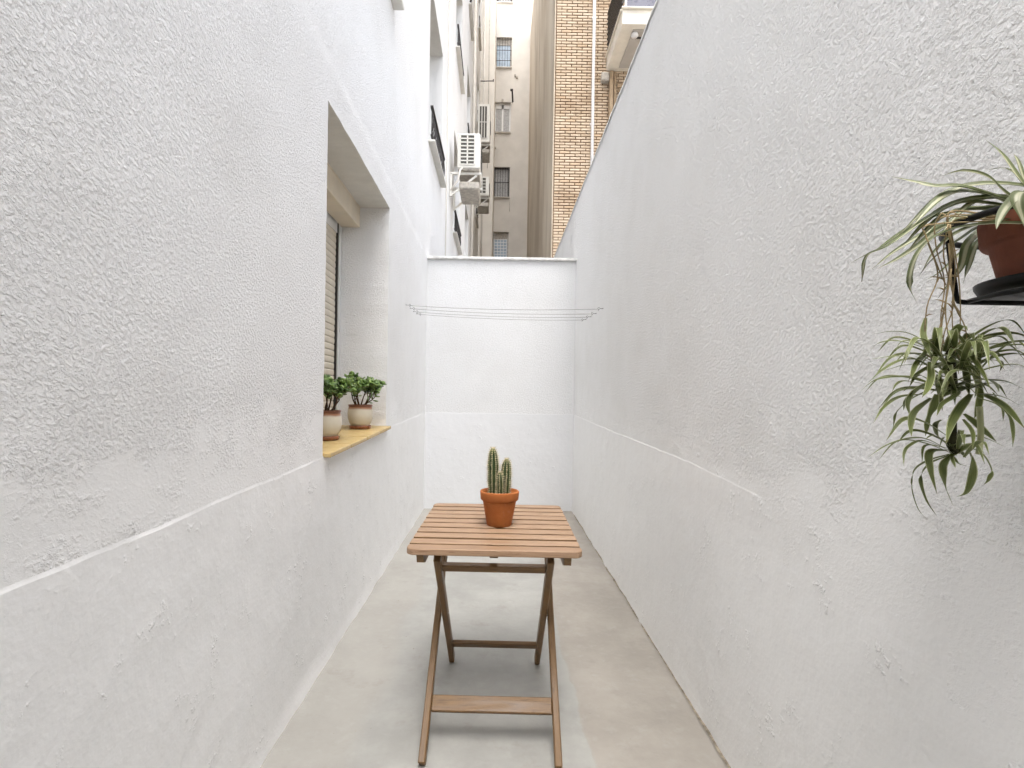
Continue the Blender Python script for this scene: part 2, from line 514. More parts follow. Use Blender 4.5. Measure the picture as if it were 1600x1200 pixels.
# ground-floor window: roller shutter, its box, guide rails and ochre sill tiles
WX = XL(3.0) - .335                       # shutter plane
fr = MB()
y0, y1, z1 = W0[0], W0[1], W0[3]
zsill = lambda y: lerp_table(ZL_T, y)
fr.box((WX - .02, y1 - .024, (1.0 + z1) / 2), (.05, .044, z1 - 1.0), bev=.003)
fr.box((WX - .02, y0 + .024, (.96 + z1) / 2), (.05, .044, z1 - .96), bev=.003)
fr.box((WX - .025, (y0 + y1) / 2, z1 - .10), (.03, y1 - y0 - .1, .19))
win = fr.build('window_frame', M['white_metal'], house)
tr = MB()
for yy in (y1 - .0525, y0 + .0525): tr.box((WX - .022, yy, 1.72), (.035, .012, 1.44))
tr.box((WX - .040, (y0 + y1) / 2, 1.70), (.004, y1 - y0 - .12, 1.44))
tr.build('shutter_track', M['dark_gap'], win)
bx = MB()
bx.box((WX + .065, (y0 + y1) / 2 + .001, z1 - .0715), (.128, y1 - y0 - .008, .137), bev=.004)
bx.build('shutter_box', M['beige_metal'], win)
lp = MB(); lp.bar((WX + .128, y0 + .012, z1 - .006), (WX + .128, y1 - .012, z1 - .006), .012, .008, bev=.001); lp.build('box_lip', M['beige_metal'], win)
# one curved shutter slat, copied up the opening
SH = .043
sl = MB(); Ls = (y1 - y0) - .122
prof = [(-.006, -.0205), (.000, -.020), (.0022, -.012), (.003, 0), (.0022, .012), (.000, .020), (-.006, .0205)]
for y in (-Ls / 2, Ls / 2):
    for px, pz in prof: sl.v.append(Vector((px, y, pz)))
for i in range(len(prof) - 1): sl.face((i, i + 1, i + 1 + len(prof), i + len(prof)), 0, True)
sl.face(range(len(prof))); sl.face(range(2 * len(prof) - 1, len(prof) - 1, -1))
s0 = None
zz = 1.03; k = 0
while zz < z1 - .14:
    if s0 is None: s0 = sl.build('shutter_slat', M['slat'], win); o = s0
    else: o = link('shutter_slat', s0.data, win)
    o.location = (WX - .020 + rnd.uniform(-.0008, .0008), (y0 + y1) / 2, zz); zz += SH; k += 1
# sill: ochre tiles with small joints, slightly proud of the wall
M['sill'] = N('ochre_sill_tile')
_m = M['sill']
_v = _m.map(scale=(3, 14, 14))
M['sill'] = _m.out(_m.mix(_m.rng(_m.noise(3.0, 5, .65, _v, 1.0), .3, .7), (.46, .315, .12), (.56, .42, .195)), _m.rng(_m.noise(30, 3), .3, .7, .32, .5), _m.bump(_m.noise(50, 3), .0006), .45)
nt = 4; tl = (y1 - y0 - .012) / nt
slope = math.atan2(zsill(y1) - zsill(y0), y1 - y0)
for i in range(nt):
    t = MB(); t.box((0, 0, 0), (.378, tl - .004, .022), bev=.004)
    yc = y0 + .006 + tl * (i + .5)
    o = t.build('sill_tile', M['sill'], win, (XL(yc) - .154 + rnd.uniform(-.002, .002), yc, zsill(yc) + .004 + rnd.uniform(-.0008, .0008)))
    o.rotation_euler = (slope, 0, 0)

# upper windows of the house
def upper_window(y0, y1, z0, z1, shutter):
    x = XL((y0 + y1) / 2) - .20
    f = MB()
    for yy in (y0 + .035, y1 - .035): f.box((x, yy, (z0 + z1) / 2), (.05, .06, z1 - z0 - .012), bev=.004)
    for z in (z0 + .035, z1 - .035): f.box((x, (y0 + y1) / 2, z), (.046, y1 - y0 - .136, .06), bev=.004)
    f.box((x, (y0 + y1) / 2, (z0 + z1) / 2), (.046, .05, z1 - z0 - .14))
    o = f.build('window_frame', M['white_metal'], house)
    for sgn in (-1, 1):
        p = MB(); hw = (y1 - y0) / 2
        p.box((x - .004, (y0 + y1) / 2 + sgn * (hw / 2 - .02), (z0 + z1) / 2), (.008, hw - .10, z1 - z0 - .14))
        p.build('pane', M['glass_dark'], o)
    s = MB(); s.box((x + .135, (y0 + y1) / 2, z0 + .012), (.27, y1 - y0 - .01, .022), bev=.004); s.build('sill', M['soffit'], o)
    r = MB(); xr = XL((y0 + y1) / 2) + .030
    r.bar((xr, y0 + .0, z0 + .37), (xr, y1 - .0, z0 + .37), .03, .02); r.bar((xr, y0 + .008, z0 + .07), (xr, y1 - .008, z0 + .07), .022, .014)
    n = int((y1 - y0) / .055)
    for i in range(n + 1):
        yy = y0 + .02 + (y1 - y0 - .04) * i / n
        r.tube([(xr, yy, z0 + .07), (xr + .012 * math.sin(i * 1.7), yy + .01, z0 + .22), (xr, yy, z0 + .37)], .006, 5, cap=False)
        if i < n: r.tube([(xr, yy, z0 + .10), (xr + .01, yy + .027, z0 + .20), (xr, yy + .05, z0 + .33)], .004, 4, cap=False)
    r.build('railing', M['iron'], o)
for c, d in FLOORS:
    for a, b in COLS: upper_window(a, b, c, d, False)
# drain pipe and cable on the far facade
p = MB(); xx = XL(14.4) + .04; p.tube([(xx, 14.4, .1), (xx, 14.4, HTOP - .2)], .04, 10); p.build('downpipe', M['cream_wall'], house)
p = MB(); xx = XL(7.5) + .012; p.tube([(xx, 7.5, 2.2), (xx, 7.5, 4.6), (xx, 7.52, HTOP - .3)], .008, 6); p.build('cable', M['cream_wall'], house)

# ------------------------------------------------------------------ boundary wall on the right
bw_ = thing('boundary_wall', 'long white textured wall carrying the hanging spider plant', 'wall')
RT = 3.31
RE = 11.8
ysr = merge(frange(-.6, 6.0, .03), frange(6.0, RE, .3))
zsr = merge(frange(0, .9, .05), DADO_ROWS, frange(1.04, RT, .03))


def right_pos(y, z):
    zz = warp(z, y, ZR_T)
    o = .0016 * fb((20, y * 3, zz * 3)) + .0012 * fb((27, y * 9, zz * 9))
    fade = min(1, max(0, (y - 1.2) / 1.8)) * (.55 + .45 * (1 if fb((y * 1.3, 4, 4)) > -.1 else .3))
    if z < Z0 - .001: o += .0020 * fade + .004 * min(1, abs(z - Z0) / .3) * fb((22, y * 1.7, zz * 1.7))
    if z < .04: o += .009 * fb((y * 3.3, 18, 0), 1, 4) + .004
    return Vector((XR(y) - o, y, zz + (.004 * fb((y * 3, 1, 9), 1, 4) if z > RT - .001 else 0) + .006 * y * max(0, (z - 2) / (RT - 2))))


mb = MB()
n0 = sheet(mb, ysr, zsr, right_pos, (), lambda y, z: 1 if z < Z0 - .001 and (y > 1.45 + .25 * fb((y * 6, z * 5, 0), 1, 3) or z < .80 + .15 * fb((y * 4, z * 4, 3), 1, 3)) else 0, Z0)
TH = .24
body_quad(mb, ((XR(RE), RE, 0), (XR(RE) + TH, RE, 0), (XR(RE) + TH, RE, RT + .07), (XR(RE), RE, RT + .07)), 0)
body_quad(mb, ((XR(-.6) + TH, -.6, 0), (XR(RE) + TH, RE, 0), (XR(RE) + TH, RE, RT + .07), (XR(-.6) + TH, -.6, RT - .004)), 0)
mb.build('wall', [M['stucco_right'], M['plaster_right']], bw_)
cp = MB()
for y in ysr:
    e = right_pos(y, RT); j = .004 * fb((y * 5, 3, 3), 1, 4)
    for dx, dz in ((-.006 + j, -.012), (-.008 + j, .004), (.004, .014), (TH + .01, .018), (TH + .012, -.012)): cp.v.append(e + Vector((dx, 0, dz)))
for i in range(len(ysr) - 1):
    for k in range(4): cp.face((i * 5 + k, i * 5 + k + 1, (i + 1) * 5 + k + 1, (i + 1) * 5 + k), 0, k in (0, 1))
cp.build('coping', M['coping'], bw_)

# ------------------------------------------------------------------ dividing wall across the end
dw = thing('dividing_wall', 'low white wall closing the far end of the narrow patio', 'wall')
DT = 2.69
xs = frange(-.80, .85, .03)
zsd = merge(frange(0, .9, .06), DADO_ROWS, frange(1.04, DT, .04))


def back_pos(x, z):
    k = max(0, 1 - abs(z - Z0) / .5)
    zz = z + k * (1.04 + .004 * fb((x * 3, 5, 5)) - Z0)
    o = .0016 * fb((x * 3, 40, zz * 3)) + .002 * fb((x * 1.2, 41, zz * 1.2))
    if z < Z0 - .001: o += .0012
    return Vector((x, BACK - o, zz))


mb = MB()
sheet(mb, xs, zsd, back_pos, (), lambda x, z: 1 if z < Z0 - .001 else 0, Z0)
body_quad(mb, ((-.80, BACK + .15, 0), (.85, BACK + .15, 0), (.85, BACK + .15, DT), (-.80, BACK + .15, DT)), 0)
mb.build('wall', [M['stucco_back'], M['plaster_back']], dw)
c = MB(); c.box((.02, BACK + .065, DT + .012), (1.64, .20, .028), bev=.005); c.build('coping', M['coping'], dw)

# ------------------------------------------------------------------ far buildings
# brick block on the right
bb = thing('brick_building', 'tan brick apartment block with white downpipe and a corner balcony', 'building')
BD = 12.0; BX = 1.18; BH = 17.0
m_ = MB()
body_quad(m_, ((BX + .01, BD + .012, 0), (9, BD + .012, 0), (9, BD + .012, BH), (BX + .01, BD + .012, BH)), 0)
m_.build('front_wall', M['mortar'], bb)
front = bpy.data.objects['front_wall']
s = MB()
sheet(s, frange(BD - .005, 23.5, .5), frange(0, BH, .5), lambda y, z: Vector((BX + .012 * fb((y * .4, z * .4, 2)), y, z)))
body_quad(s, ((BX, BD - .005, BH), (9, BD - .005, BH), (9, 23.5, BH), (BX, 23.5, BH)), 0)
s.build('side_wall', M['stained'], bb)
q = MB(); q.box((BX - .002, BD - .004, BH / 2), (.03, .03, BH - .02), bev=.008); q.build('corner_bead', M['stained'], bb)
CH, BL = .0655, .238
bmesh_v = []
for k in range(4):
    b = MB(); b.box((0, 0, 0), (BL - .022 + rnd.uniform(-.004, .004), .03, CH - .022 + rnd.uniform(-.002, .002)), bev=.003)
    me = bpy.data.meshes.new('brick'); me.from_pydata([tuple(p) for p in b.v], [], b.f); me.materials.append(M['brick']); bmesh_v.append((me, b))
cand = []
row = 0; z = .03
while z < 11.4:
    x = BX + .022 + BL / 2 - (BL / 2 if row % 2 else 0)
    while x < 5.2:
        x0 = max(x - BL / 2, BX + .022)
        if x - BL / 2 >= BX + .02:
            # in view over the boundary wall, inside the picture
            sx = x / BD * 825; sz = (z - EYE) / BD * 825
            vis = sz < 640 and sx < 272 and sz > 205 and sx / max(sz, 1) < .395 + .02
            cand.append((vis, x, z))
        else:
            cand.append((False, x, z, True))
        x += BL
    z += CH; row += 1
vis = [c for c in cand if c[0]]
vis.sort(key=lambda c: abs(c[1] - 1.7) + abs(c[2] - 7.6) * .45)
keep = set((c[1], c[2]) for c in vis[:300])
rest = MB()
for c in cand:
    x, z = c[1], c[2]
    dy = rnd.uniform(-.0025, .0025); rr = rnd.uniform(-.006, .006)
    if (x, z) in keep:
        o = link('brick', rnd.choice(bmesh_v)[0], front, (x, BD, z)); o.location.y += dy; o.rotation_euler = (0, rr, 0)
    else:
        if len(c) > 3: rest.box((x + BL / 4 + .004, BD + dy, z), (BL / 2 - .022, .03, CH - .022))
        else: rest.box((x, BD + dy, z), (BL - .022 + rnd.uniform(-.004, .004), .03, CH - .022 + rnd.uniform(-.002, .002)))
tag(rest.build('brickwork', M['brick'], front), kind='stuff')
p = MB(); p.tube([(2.05, BD - .07, .2), (2.05, BD - .07, BH)], .036, 12)
for z in (5.0, 7.4, 9.8): p.box((2.05, BD - .045, z), (.10, .06, .035), bev=.004)
p.build('downpipe', M['pvc'], bb)
p = MB(); p.box((2.31, BD - .09, 8.43), (.17, .14, .19), bev=.012); p.box((2.31, BD - .165, 8.43), (.12, .012, .13)); p.build('vent_box', M['ac_under'], bb)
# pilaster below the balcony, lintel band and balcony
p = MB(); p.box((2.455, BD - .07, 4.3), (.085, .12, 8.55), bev=.006); p.box((2.545, BD - .05, 4.3), (.05, .08, 8.55), bev=.006); p.build('pilaster', M['pipe_brown'], bb)
p = MB(); p.box((3.65, BD - .03, 8.18), (2.1, .06, .05)); p.box((3.65, BD - .025, 8.30), (2.1, .05, .10)); p.build('lintel', M['pipe_brown'], bb)
bal = MB(); BF = 10.45
bal.box((3.86, (BD + BF) / 2 - .01, 8.765), (3.02, BD - BF - .02, .29), bev=.01)
balc = bal.build('balcony_slab', M['balcony_white'], bb)
u = MB(); u.box((3.95, (BD + BF) / 2 - .02, 8.609), (2.70, BD - BF - .32, .018)); u.build('soffit_panel', M['balcony_soffit'], balc)
u = MB(); u.box((3.86, BF - .02, 8.925), (3.06, .07, .03), bev=.004); u.box((2.34, (BD + BF) / 2, 8.925), (.05, BD - BF - .06, .028), bev=.004); u.build('slab_trim', M['balcony_white'], balc)
u = MB(); u.lathe([(0, -.06), (.05, -.055), (.075, -.02), (.06, .03), (.0, .03)], 16, (2.66, BF + .24, 8.575)); u.build('soffit_lamp', M['pvc'], balc)
u = MB(); u.box((3.0, BF + .35, 8.585), (.62, .02, .03)); u.build('soffit_rod', M['railing_dark'], balc)
for i in range(3):
    u = MB(); u.box((2.92 + i * 1.0, BF + .02, 9.46), (.95, .012, .96)); u.build('railing_panel', M['balcony_glass'], balc)
u = MB()
for i in range(4): u.box((2.42 + i * 1.0, BF + .02, 9.47), (.04, .04, 1.02), bev=.004)
u.box((3.9, BF + .02, 9.99), (3.0, .05, .035)); u.build('railing_post', M['pvc'], balc)
for i in range(9):
    u = MB(); u.box((2.375, (BD + BF) / 2, 8.99 + i * .115), (.03, BD - BF - .10, .080), Matrix.Rotation(.5, 3, 'Y')); u.build('louvre', M['railing_dark'], balc)

# cream wing joining the white house at its far end
wing = thing('cream_wing', 'narrow cream wall strip with a thin downpipe beyond the white house', 'building')
WD = 20.0
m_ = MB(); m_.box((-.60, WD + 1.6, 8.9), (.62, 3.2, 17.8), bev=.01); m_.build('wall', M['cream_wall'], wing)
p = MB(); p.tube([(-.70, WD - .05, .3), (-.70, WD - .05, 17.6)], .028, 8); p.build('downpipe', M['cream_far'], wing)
p = MB(); p.tube([(-.52, WD - .03, 9.8), (-.52, WD - .03, 17.6)], .010, 6); p.build('cable', M['ac_under'], wing)
p = MB(); p.tube([(-.90, WD - .3, 12.93), (-.34, WD - .3, 12.95)], .018, 6); p.tube([(-.86, WD - .3, 12.93), (-.86, WD + .02, 12.93)], .016, 6); p.box((-.34, WD - .3, 12.97), (.04, .04, .08)); p.build('line_bracket', M['iron'], wing)

# cream apartment block that closes the view
ap = thing('cream_apartment_block', 'distant cream apartment block with a column of small barred windows', 'building')
FD = 22.9; FWX = .03; WW, WH = .70, 1.30
FZ = [7.66 + 2.815 * k for k in (-2, -1, 0, 1, 2, 3, 4)]
fh = [(FWX - WW / 2, FWX + WW / 2, z - WH / 2, z + WH / 2) for z in FZ]
s = MB()
us = merge(frange(-3.0, 4.0, .5), [fh[0][0], fh[0][1]]); zf = merge(frange(0, 22, .5), [h[2] for h in fh], [h[3] for h in fh])
sheet(s, us, zf, lambda x, z: Vector((x, FD, z)), fh)
for a, b, c_, d in fh:
    for q_ in (((a, FD, c_), (a, FD + .2, c_), (a, FD + .2, d), (a, FD, d)), ((b, FD, c_), (b, FD + .2, c_), (b, FD + .2, d), (b, FD, d)),
               ((a, FD, d), (a, FD + .2, d), (b, FD + .2, d), (b, FD, d)), ((a, FD, c_), (a, FD + .2, c_), (b, FD + .2, c_), (b, FD, c_))): body_quad(s, q_, 0)
body_quad(s, ((-3, FD, 22), (4, FD, 22), (4, FD + 8, 22), (-3, FD + 8, 22)), 0)
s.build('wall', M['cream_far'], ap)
styles = ['bars', 'bars', 'lattice', 'bars', 'curtain', 'rolled', 'bars']
for (a, b, c_, d), st in zip(fh, styles):
    f = MB(); cx, cz = (a + b) / 2, (c_ + d) / 2; y = FD + .13
    for x in (a + .03, b - .03): f.box((x, y, cz), (.055, .05, WH - .01))
    for z in (c_ + .03, d - .03): f.box((cx, y, z), (WW - .12, .046, .055))
    if st == 'curtain': f.box((cx, y, cz), (.075, .046, WH - .12)); f.box((cx, y, d - .15), (WW - .12, .046, .16))
    if st in ('lattice', 'rolled'): f.box((cx, y + .005, d - .17), (WW - .12, .05, .22))
    wf = f.build('window_frame', M['white_metal'] if st == 'curtain' else M['ac_under'] if st != 'bars' else M['railing_dark'], ap)
    pn = MB(); pn.box((cx, y + .01, cz), (WW - .11, .01, WH - .11)); pn.build('pane', M['glass_blue'] if st in ('lattice', 'rolled') else M['curtain'], wf)
    gr = MB()
    if st == 'bars':
        for i in range(6): gr.box((a + .08 + i * (WW - .16) / 5, FD + .05, cz), (.016, .016, WH - .03))
        gr.box((cx, FD + .05, cz), (WW - .02, .02, .025))
    elif st == 'lattice':
        for i in range(5): gr.box((a + .09 + i * (WW - .18) / 4, FD + .07, cz - .12), (.022, .016, WH - .35))
        for i in range(8): gr.box((cx, FD + .075, c_ + .08 + i * .13), (WW - .14, .016, .022))
    elif st == 'rolled':
        for i in range(6): gr.box((a + .06 + i * (WW - .12) / 5, FD + .02, cz), (.014, .016, WH - .03))
        for z in (c_ + .3, cz + .1): gr.box((cx, FD + .02, z), (WW - .02, .018, .018))
    else:
        gr.box((cx, FD + .03, c_ + .02), (WW - .02, .05, .03))
    gr.build('window_grille', M['white_metal'] if st == 'lattice' else M['iron'], wf)
    sl_ = MB(); sl_.box((cx, FD - .02, c_ - .025), (WW + .04, .08, .035)); sl_.build('sill', M['cream_far'], wf)
p = MB(); p.tube([(.42, FD - .32, 14.30), (.46, FD, 13.95)], .035, 8); p.box((.40, FD - .30, 14.30), (.12, .06, .07)); p.build('pipe_stub', M['iron'], ap)
for x, z in ((.02, 14.02), (-.27, 11.95), (.55, 15.1), (.63, 15.02)):
    p = MB(); p.box((x, FD - .02, z), (.09, .05, .09), bev=.01); p.build('wall_vent', M['ac_under'], ap)
p = MB(); p.tube([(.40, FD - .02, 9.62), (.40, FD - .02, 9.2)], .014, 6); p.build('cable', M['ac_under'], ap)


# air-conditioning units hung on the white house
def ac_unit(name_label, x0, y, z0, wd, ht, length, rows, cols, wall_x, tall=False):
    t = thing('air_conditioner', name_label, 'air conditioner', (x0 + wd / 2, y, z0), 0, 'air conditioners on the house facade')
    b = MB(); b.box((0, length / 2, ht / 2), (wd, length, ht), bev=.014); b.build('casing', M['ac_white'], t)
    bk = MB(); bk.box((-wd * .06, .0, ht * .52), (wd * .64, .012, ht * .84)); bk.build('coil', M['ac_dark'], t)
    for i in range(cols + 1):
        v = MB(); v.box((-wd * .06 - wd * .32 + wd * .64 * i / cols, -.008, ht * .52), (.022, .014, ht * .85)); v.build('grille_bar', M['ac_white'], t)
    for j in range(rows + 1):
        v = MB(); v.box((-wd * .06, -.010, ht * .10 + ht * .84 * j / rows), (wd * .66, .010, .016)); v.build('grille_bar', M['ac_white'], t)
    v = MB(); v.lathe([(.0, .0), (.19, .0), (.20, .012)], 28); vo = v.build('fan_grille', M['ac_dark'], t, (wd / 2 + .001, length * .5, ht * .55)); vo.rotation_euler = (0, R(90), 0)
    v = MB(); v.box((0, length / 2, -.012), (wd * .92, length * .94, .02)); v.build('base_pan', M['ac_under'], t)
    br = MB()
    for yy in (.10, length - .10):
        xw = wall_x - (x0 + wd / 2)
        br.bar((xw, yy, -.045), (wd / 2 + .02, yy, -.045), .035, .035, bev=.003)
        br.bar((xw + .02, yy, -.045), (xw + .02, yy, -.40), .035, .035, bev=.003)
        br.bar((xw + .03, yy, -.37), (wd / 2 - .05, yy, -.075), .026, .026)
        for xx in (-wd * .3, wd * .3): br.box((xx, yy, -.0255), (.04, .04, .005))
    br.build('bracket', M['ac_white'], t)
    tr_ = MB(); tr_.box((.01, length / 2, -.235), (wd * .9, length * .85, .12), bev=.02); tr_.build('drip_tray', M['ac_under'], t)
    h = MB(); h.tube([(-wd * .2, .05, .05), (-wd * .35, -.03, -.04), (-wd * .45, -.03, -.2), (wall_x - x0 - wd / 2 + .02, .02, -.34)], .014, 8); h.build('hose', M['cream_wall'], t)
    return t
ac_unit('largest cream air conditioner with gridded side, nearest on the white house', -.665, 8.0, 4.67, .345, .53, .80, 8, 2, XL(8.4))
ac_unit('tall cream air conditioner with long louvres, uppermost of the three', -.72, 15.8, 8.80, .37, 1.14, .85, 2, 3, XL(16.2), True)
ac_unit('small lowest cream air conditioner just above the dividing wall', -.70, 15.4, 7.05, .36, .55, .80, 5, 2, XL(15.8))

# ------------------------------------------------------------------ clotheslines
M['cord'] = plain('grey_white_cord', (.40, .395, .385), .7, .3)
M['hook'] = plain('zinc_hook', (.22, .215, .21), .45, .5, metal=.6)
CL = ((4.37, 1.967, 4.13, 1.925), (4.58, 1.974, 4.43, 1.932), (4.77, 1.976, 4.68, 1.942), (4.96, 1.984, 4.95, 1.955))
names = ('thin clothesline strung across the patio, highest and nearest of the four', 'thin clothesline second nearest of the four strung across the patio',
         'thin clothesline third nearest of the four strung across the patio', 'thin clothesline closest to the dividing wall, lowest of the four in view')
for (ya, za, yb, zb), lab in zip(CL, names):
    xa, xb = XL(ya), XR(yb)
    t = thing('clothesline', lab, 'clothesline', (0, ya, 0), 0, 'clotheslines across the patio')
    a = Vector((xa + .035, 0, za)); b = Vector((xb - .035, yb - ya, zb)); pts = []
    for i in range(25):
        k = i / 24; p = a.lerp(b, k); p.z -= .018 * 4 * k * (1 - k); pts.append(p)
    c = MB(); c.tube(pts, .0024, 6); c.build('cord', M['cord'], t)
    for (p, sgn, xw) in ((a, 1, xa), (b, -1, xb)):
        h = MB()
        h.tube([(xw - sgn * .005, p.y, p.z + .004), (p.x - sgn * .008, p.y, p.z + .004)], .0020, 6)
        loop = [(p.x + math.cos(q) * .008 * sgn, p.y, p.z + .004 + math.sin(q) * .008) for q in [math.pi + i * math.pi / 6 for i in range(12)]]
        h.tube(loop, .0017, 6); h.lathe([(0, 0), (.008, 0), (.008, .003), (0, .003)], 10, (xw + sgn * .002, p.y, p.z + .004))
        h.tube([p, p + Vector((0, 0, -.010)), p + Vector((sgn * .008, 0, -.014))], .0016, 5)
        h.build('hook', M['hook'], t)

# ------------------------------------------------------------------ folding table
M['slat_wood'] = wood('pale_acacia_slat', (.32, .20, .120), (.42, .285, .185), (.185, .102, .055), 'X', .5)
M['leg_wood'] = wood('brown_acacia_leg', (.145, .080, .032), (.20, .115, .047), (.08, .042, .016), 'Z', .45)
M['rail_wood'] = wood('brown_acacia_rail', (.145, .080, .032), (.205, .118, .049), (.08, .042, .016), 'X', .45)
M['steel'] = plain('screw_steel', (.5, .48, .45), .35, .5, metal=.9)
TD0, TD1, TZ = 1.782, 2.535, .71
tb = thing('folding_table', 'folding slatted wooden table standing in the middle of the patio', 'table', (.003, (TD0 + TD1) / 2, .004), R(-.9))
hd = (TD1 - TD0) / 2; NSL = 10; pitch = (TD1 - TD0 + .021) / NSL; TW = .60


def slat_mesh(front, back):
    w_, d_, h_ = TW, pitch - .021, .022
    r = .027
    pts = []
    def corner(cx, cy, a0, rr):
        n = 7 if rr > .01 else 3
        for i in range(n):
            a = a0 + math.pi / 2 * i / (n - 1); pts.append((cx + rr * math.cos(a), cy + rr * math.sin(a)))
    rf = r if front else .003; rb = r if back else .003
    corner(w_ / 2 - rb, d_ / 2 - rb, 0, rb); corner(-w_ / 2 + rb, d_ / 2 - rb, math.pi / 2, rb)
    corner(-w_ / 2 + rf, -d_ / 2 + rf, math.pi, rf); corner(w_ / 2 - rf, -d_ / 2 + rf, 1.5 * math.pi, rf)
    b = MB(); n = len(pts); e = .0022
    for z, ins in ((-h_ / 2, e), (-h_ / 2 + e, 0), (h_ / 2 - e, 0), (h_ / 2, e)):
        for x, y in pts:
            L = 1 - ins / max(abs(x), 1e-6) if ins else 1
            b.v.append(Vector((x - math.copysign(ins, x), y - math.copysign(ins, y), z)))
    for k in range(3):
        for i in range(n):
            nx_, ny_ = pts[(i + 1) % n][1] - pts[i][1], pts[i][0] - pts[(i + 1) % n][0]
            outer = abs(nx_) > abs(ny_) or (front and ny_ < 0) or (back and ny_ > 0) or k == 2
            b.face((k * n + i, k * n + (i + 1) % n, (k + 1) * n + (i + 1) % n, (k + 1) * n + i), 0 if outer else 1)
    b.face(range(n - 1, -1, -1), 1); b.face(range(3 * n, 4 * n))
    return b          # bleached top and outer edges, inner sides and underside painted dark as gap shade
mid = None
for i in range(NSL):
    y = -hd + (pitch - .021) / 2 + i * pitch
    if i in (0, NSL - 1) or mid is None:
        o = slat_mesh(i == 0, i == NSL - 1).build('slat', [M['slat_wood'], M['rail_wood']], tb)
        if 0 < i < NSL - 1: mid = o
    else: o = link('slat', mid.data, tb)
    o.location = (rnd.uniform(-.0012, .0012), y + rnd.uniform(-.001, .001), TZ - .010 + rnd.uniform(-.0008, .0008)); o.rotation_euler = (0, 0, rnd.uniform(-.0012, .0012))
# runners below the slats: tapered ends show at the front
for x in (-.252, .252):
    b = MB(); zt = TZ - .0205; L0, L1 = -hd + .012, hd - .012
    prof = [(L0, zt), (L0 + .012, zt - .032), (L0 + .05, zt - .044), (L1 - .05, zt - .044), (L1 - .012, zt - .032), (L1, zt)]
    for sx in (-.012, .012):
        for y, z in prof: b.v.append(Vector((x + sx, y, z)))
    n = len(prof)
    b.face(range(n)); b.face(range(2 * n - 1, n - 1, -1))
    for i in range(n): b.face((i, (i + 1) % n, n + (i + 1) % n, n + i))
    b.build('runner', M['rail_wood'], tb)
b = MB(); b.box((0, 0, TZ - .028), (.030, 2 * hd - .06, .014), bev=.002); b.build('batten', M['rail_wood'], tb)


def leg_obj(x, ya, za, yb, zb):
    a, b = Vector((0, ya, za)), Vector((0, yb, zb)); d = b - a; L = d.length
    m = MB(); m.box((0, 0, 0), (.024, .038, L), bev=.0035)
    o = m.build('leg', M['leg_wood'], tb); o.location = (x, (ya + yb) / 2, (za + zb) / 2); o.rotation_euler = (-math.atan2(d.y, d.z), 0, 0)
    return o
FA = ((-.415, .008), (.30, .655)); FB = ((.292, .008), (-.330, .672))
for x in (-.226, .226): leg_obj(x, *FA[0], *FA[1])
for x in (-.197, .197): leg_obj(x, *FB[0], *FB[1])
def on(F, z): k = (z - F[0][1]) / (F[1][1] - F[0][1]); return F[0][0] + (F[1][0] - F[0][0]) * k
def rail(F, z, wd, ht, half):
    ang = -math.atan2(F[1][0] - F[0][0], F[1][1] - F[0][1])
    m = MB(); m.box((0, 0, 0), (2 * half, wd, ht), bev=.003)
    o = m.build('rail', M['rail_wood'], tb, (0, on(F, z), z)); o.rotation_euler = (ang, 0, 0)
rail(FA, .132, .018, .054, .2135)
rail(FB, .135, .018, .040, .1845)
rail(FB, .622, .018, .040, .1845)
rail(FA, .63, .018, .036, .2135)
pivz = None
for z in [i * .001 for i in range(100, 650)]:
    if abs(on(FA, z) - on(FB, z)) < .0015: pivz = z
for s_ in (-1, 1):
    m = MB(); m.tube([(s_ * .184, on(FA, pivz), pivz), (s_ * .2405, on(FA, pivz), pivz)], .004, 8); m.build('pivot_bolt', M['steel'], tb)

# ------------------------------------------------------------------ cactus in a terracotta pot on the table
def terracotta(name, c1, c2, dirt):
    m = N(name)
    k = m.noise(9, 5, .65); z = m.xyz()[2]
    c = m.mix(m.rng(k, .3, .7), c1, c2)
    c = m.mix(m.math('MULTIPLY', m.rng(m.noise(22, 5, .7, m.map(scale=(1, 1, .4))), .58, .75), dirt), c, (.62, .50, .40))
    return m.out(c, .8, m.bump(m.noise(150, 3, .6), .0006), .25)
M['terracotta'] = terracotta('orange_terracotta', (.34, .105, .028), (.43, .148, .044), .22)
M['old_terracotta'] = terracotta('red_brown_terracotta', (.185, .062, .038), (.25, .088, .052), .08)
M['soil'] = plain('dark_potting_soil', (.085, .045, .028), .95, .1, var=.5, scale=60, bump=.004, bscale=120)
pc = Vector((.016, 2.135, TZ + .0045))
ct = thing('potted_cactus', 'three-stemmed spiny green cactus in an orange clay pot on the table', 'cactus', pc)
b = MB()
b.lathe([(0, .002), (.044, .002), (.047, .0), (.050, .004), (.0675, .098), (.0685, .102), (.0735, .103), (.0765, .106), (.079, .134), (.0775, .139), (.0735, .140), (.0700, .137), (.0655, .118), (.0, .117)], 56)
b.build('pot', M['terracotta'], ct)
b = MB(); n = 40
for k in range(6):
    for i in range(n):
        a = 2 * math.pi * i / n; r = .0665 * k / 5
        b.v.append(Vector((r * math.cos(a), r * math.sin(a), .124 + .005 * fb((r * math.cos(a) * 60, r * math.sin(a) * 60, 1)))))
for k in range(5):
    for i in range(n): b.face((k * n + i, k * n + (i + 1) % n, (k + 1) * n + (i + 1) % n, (k + 1) * n + i), 0, True)
b.build('soil', M['soil'], ct)


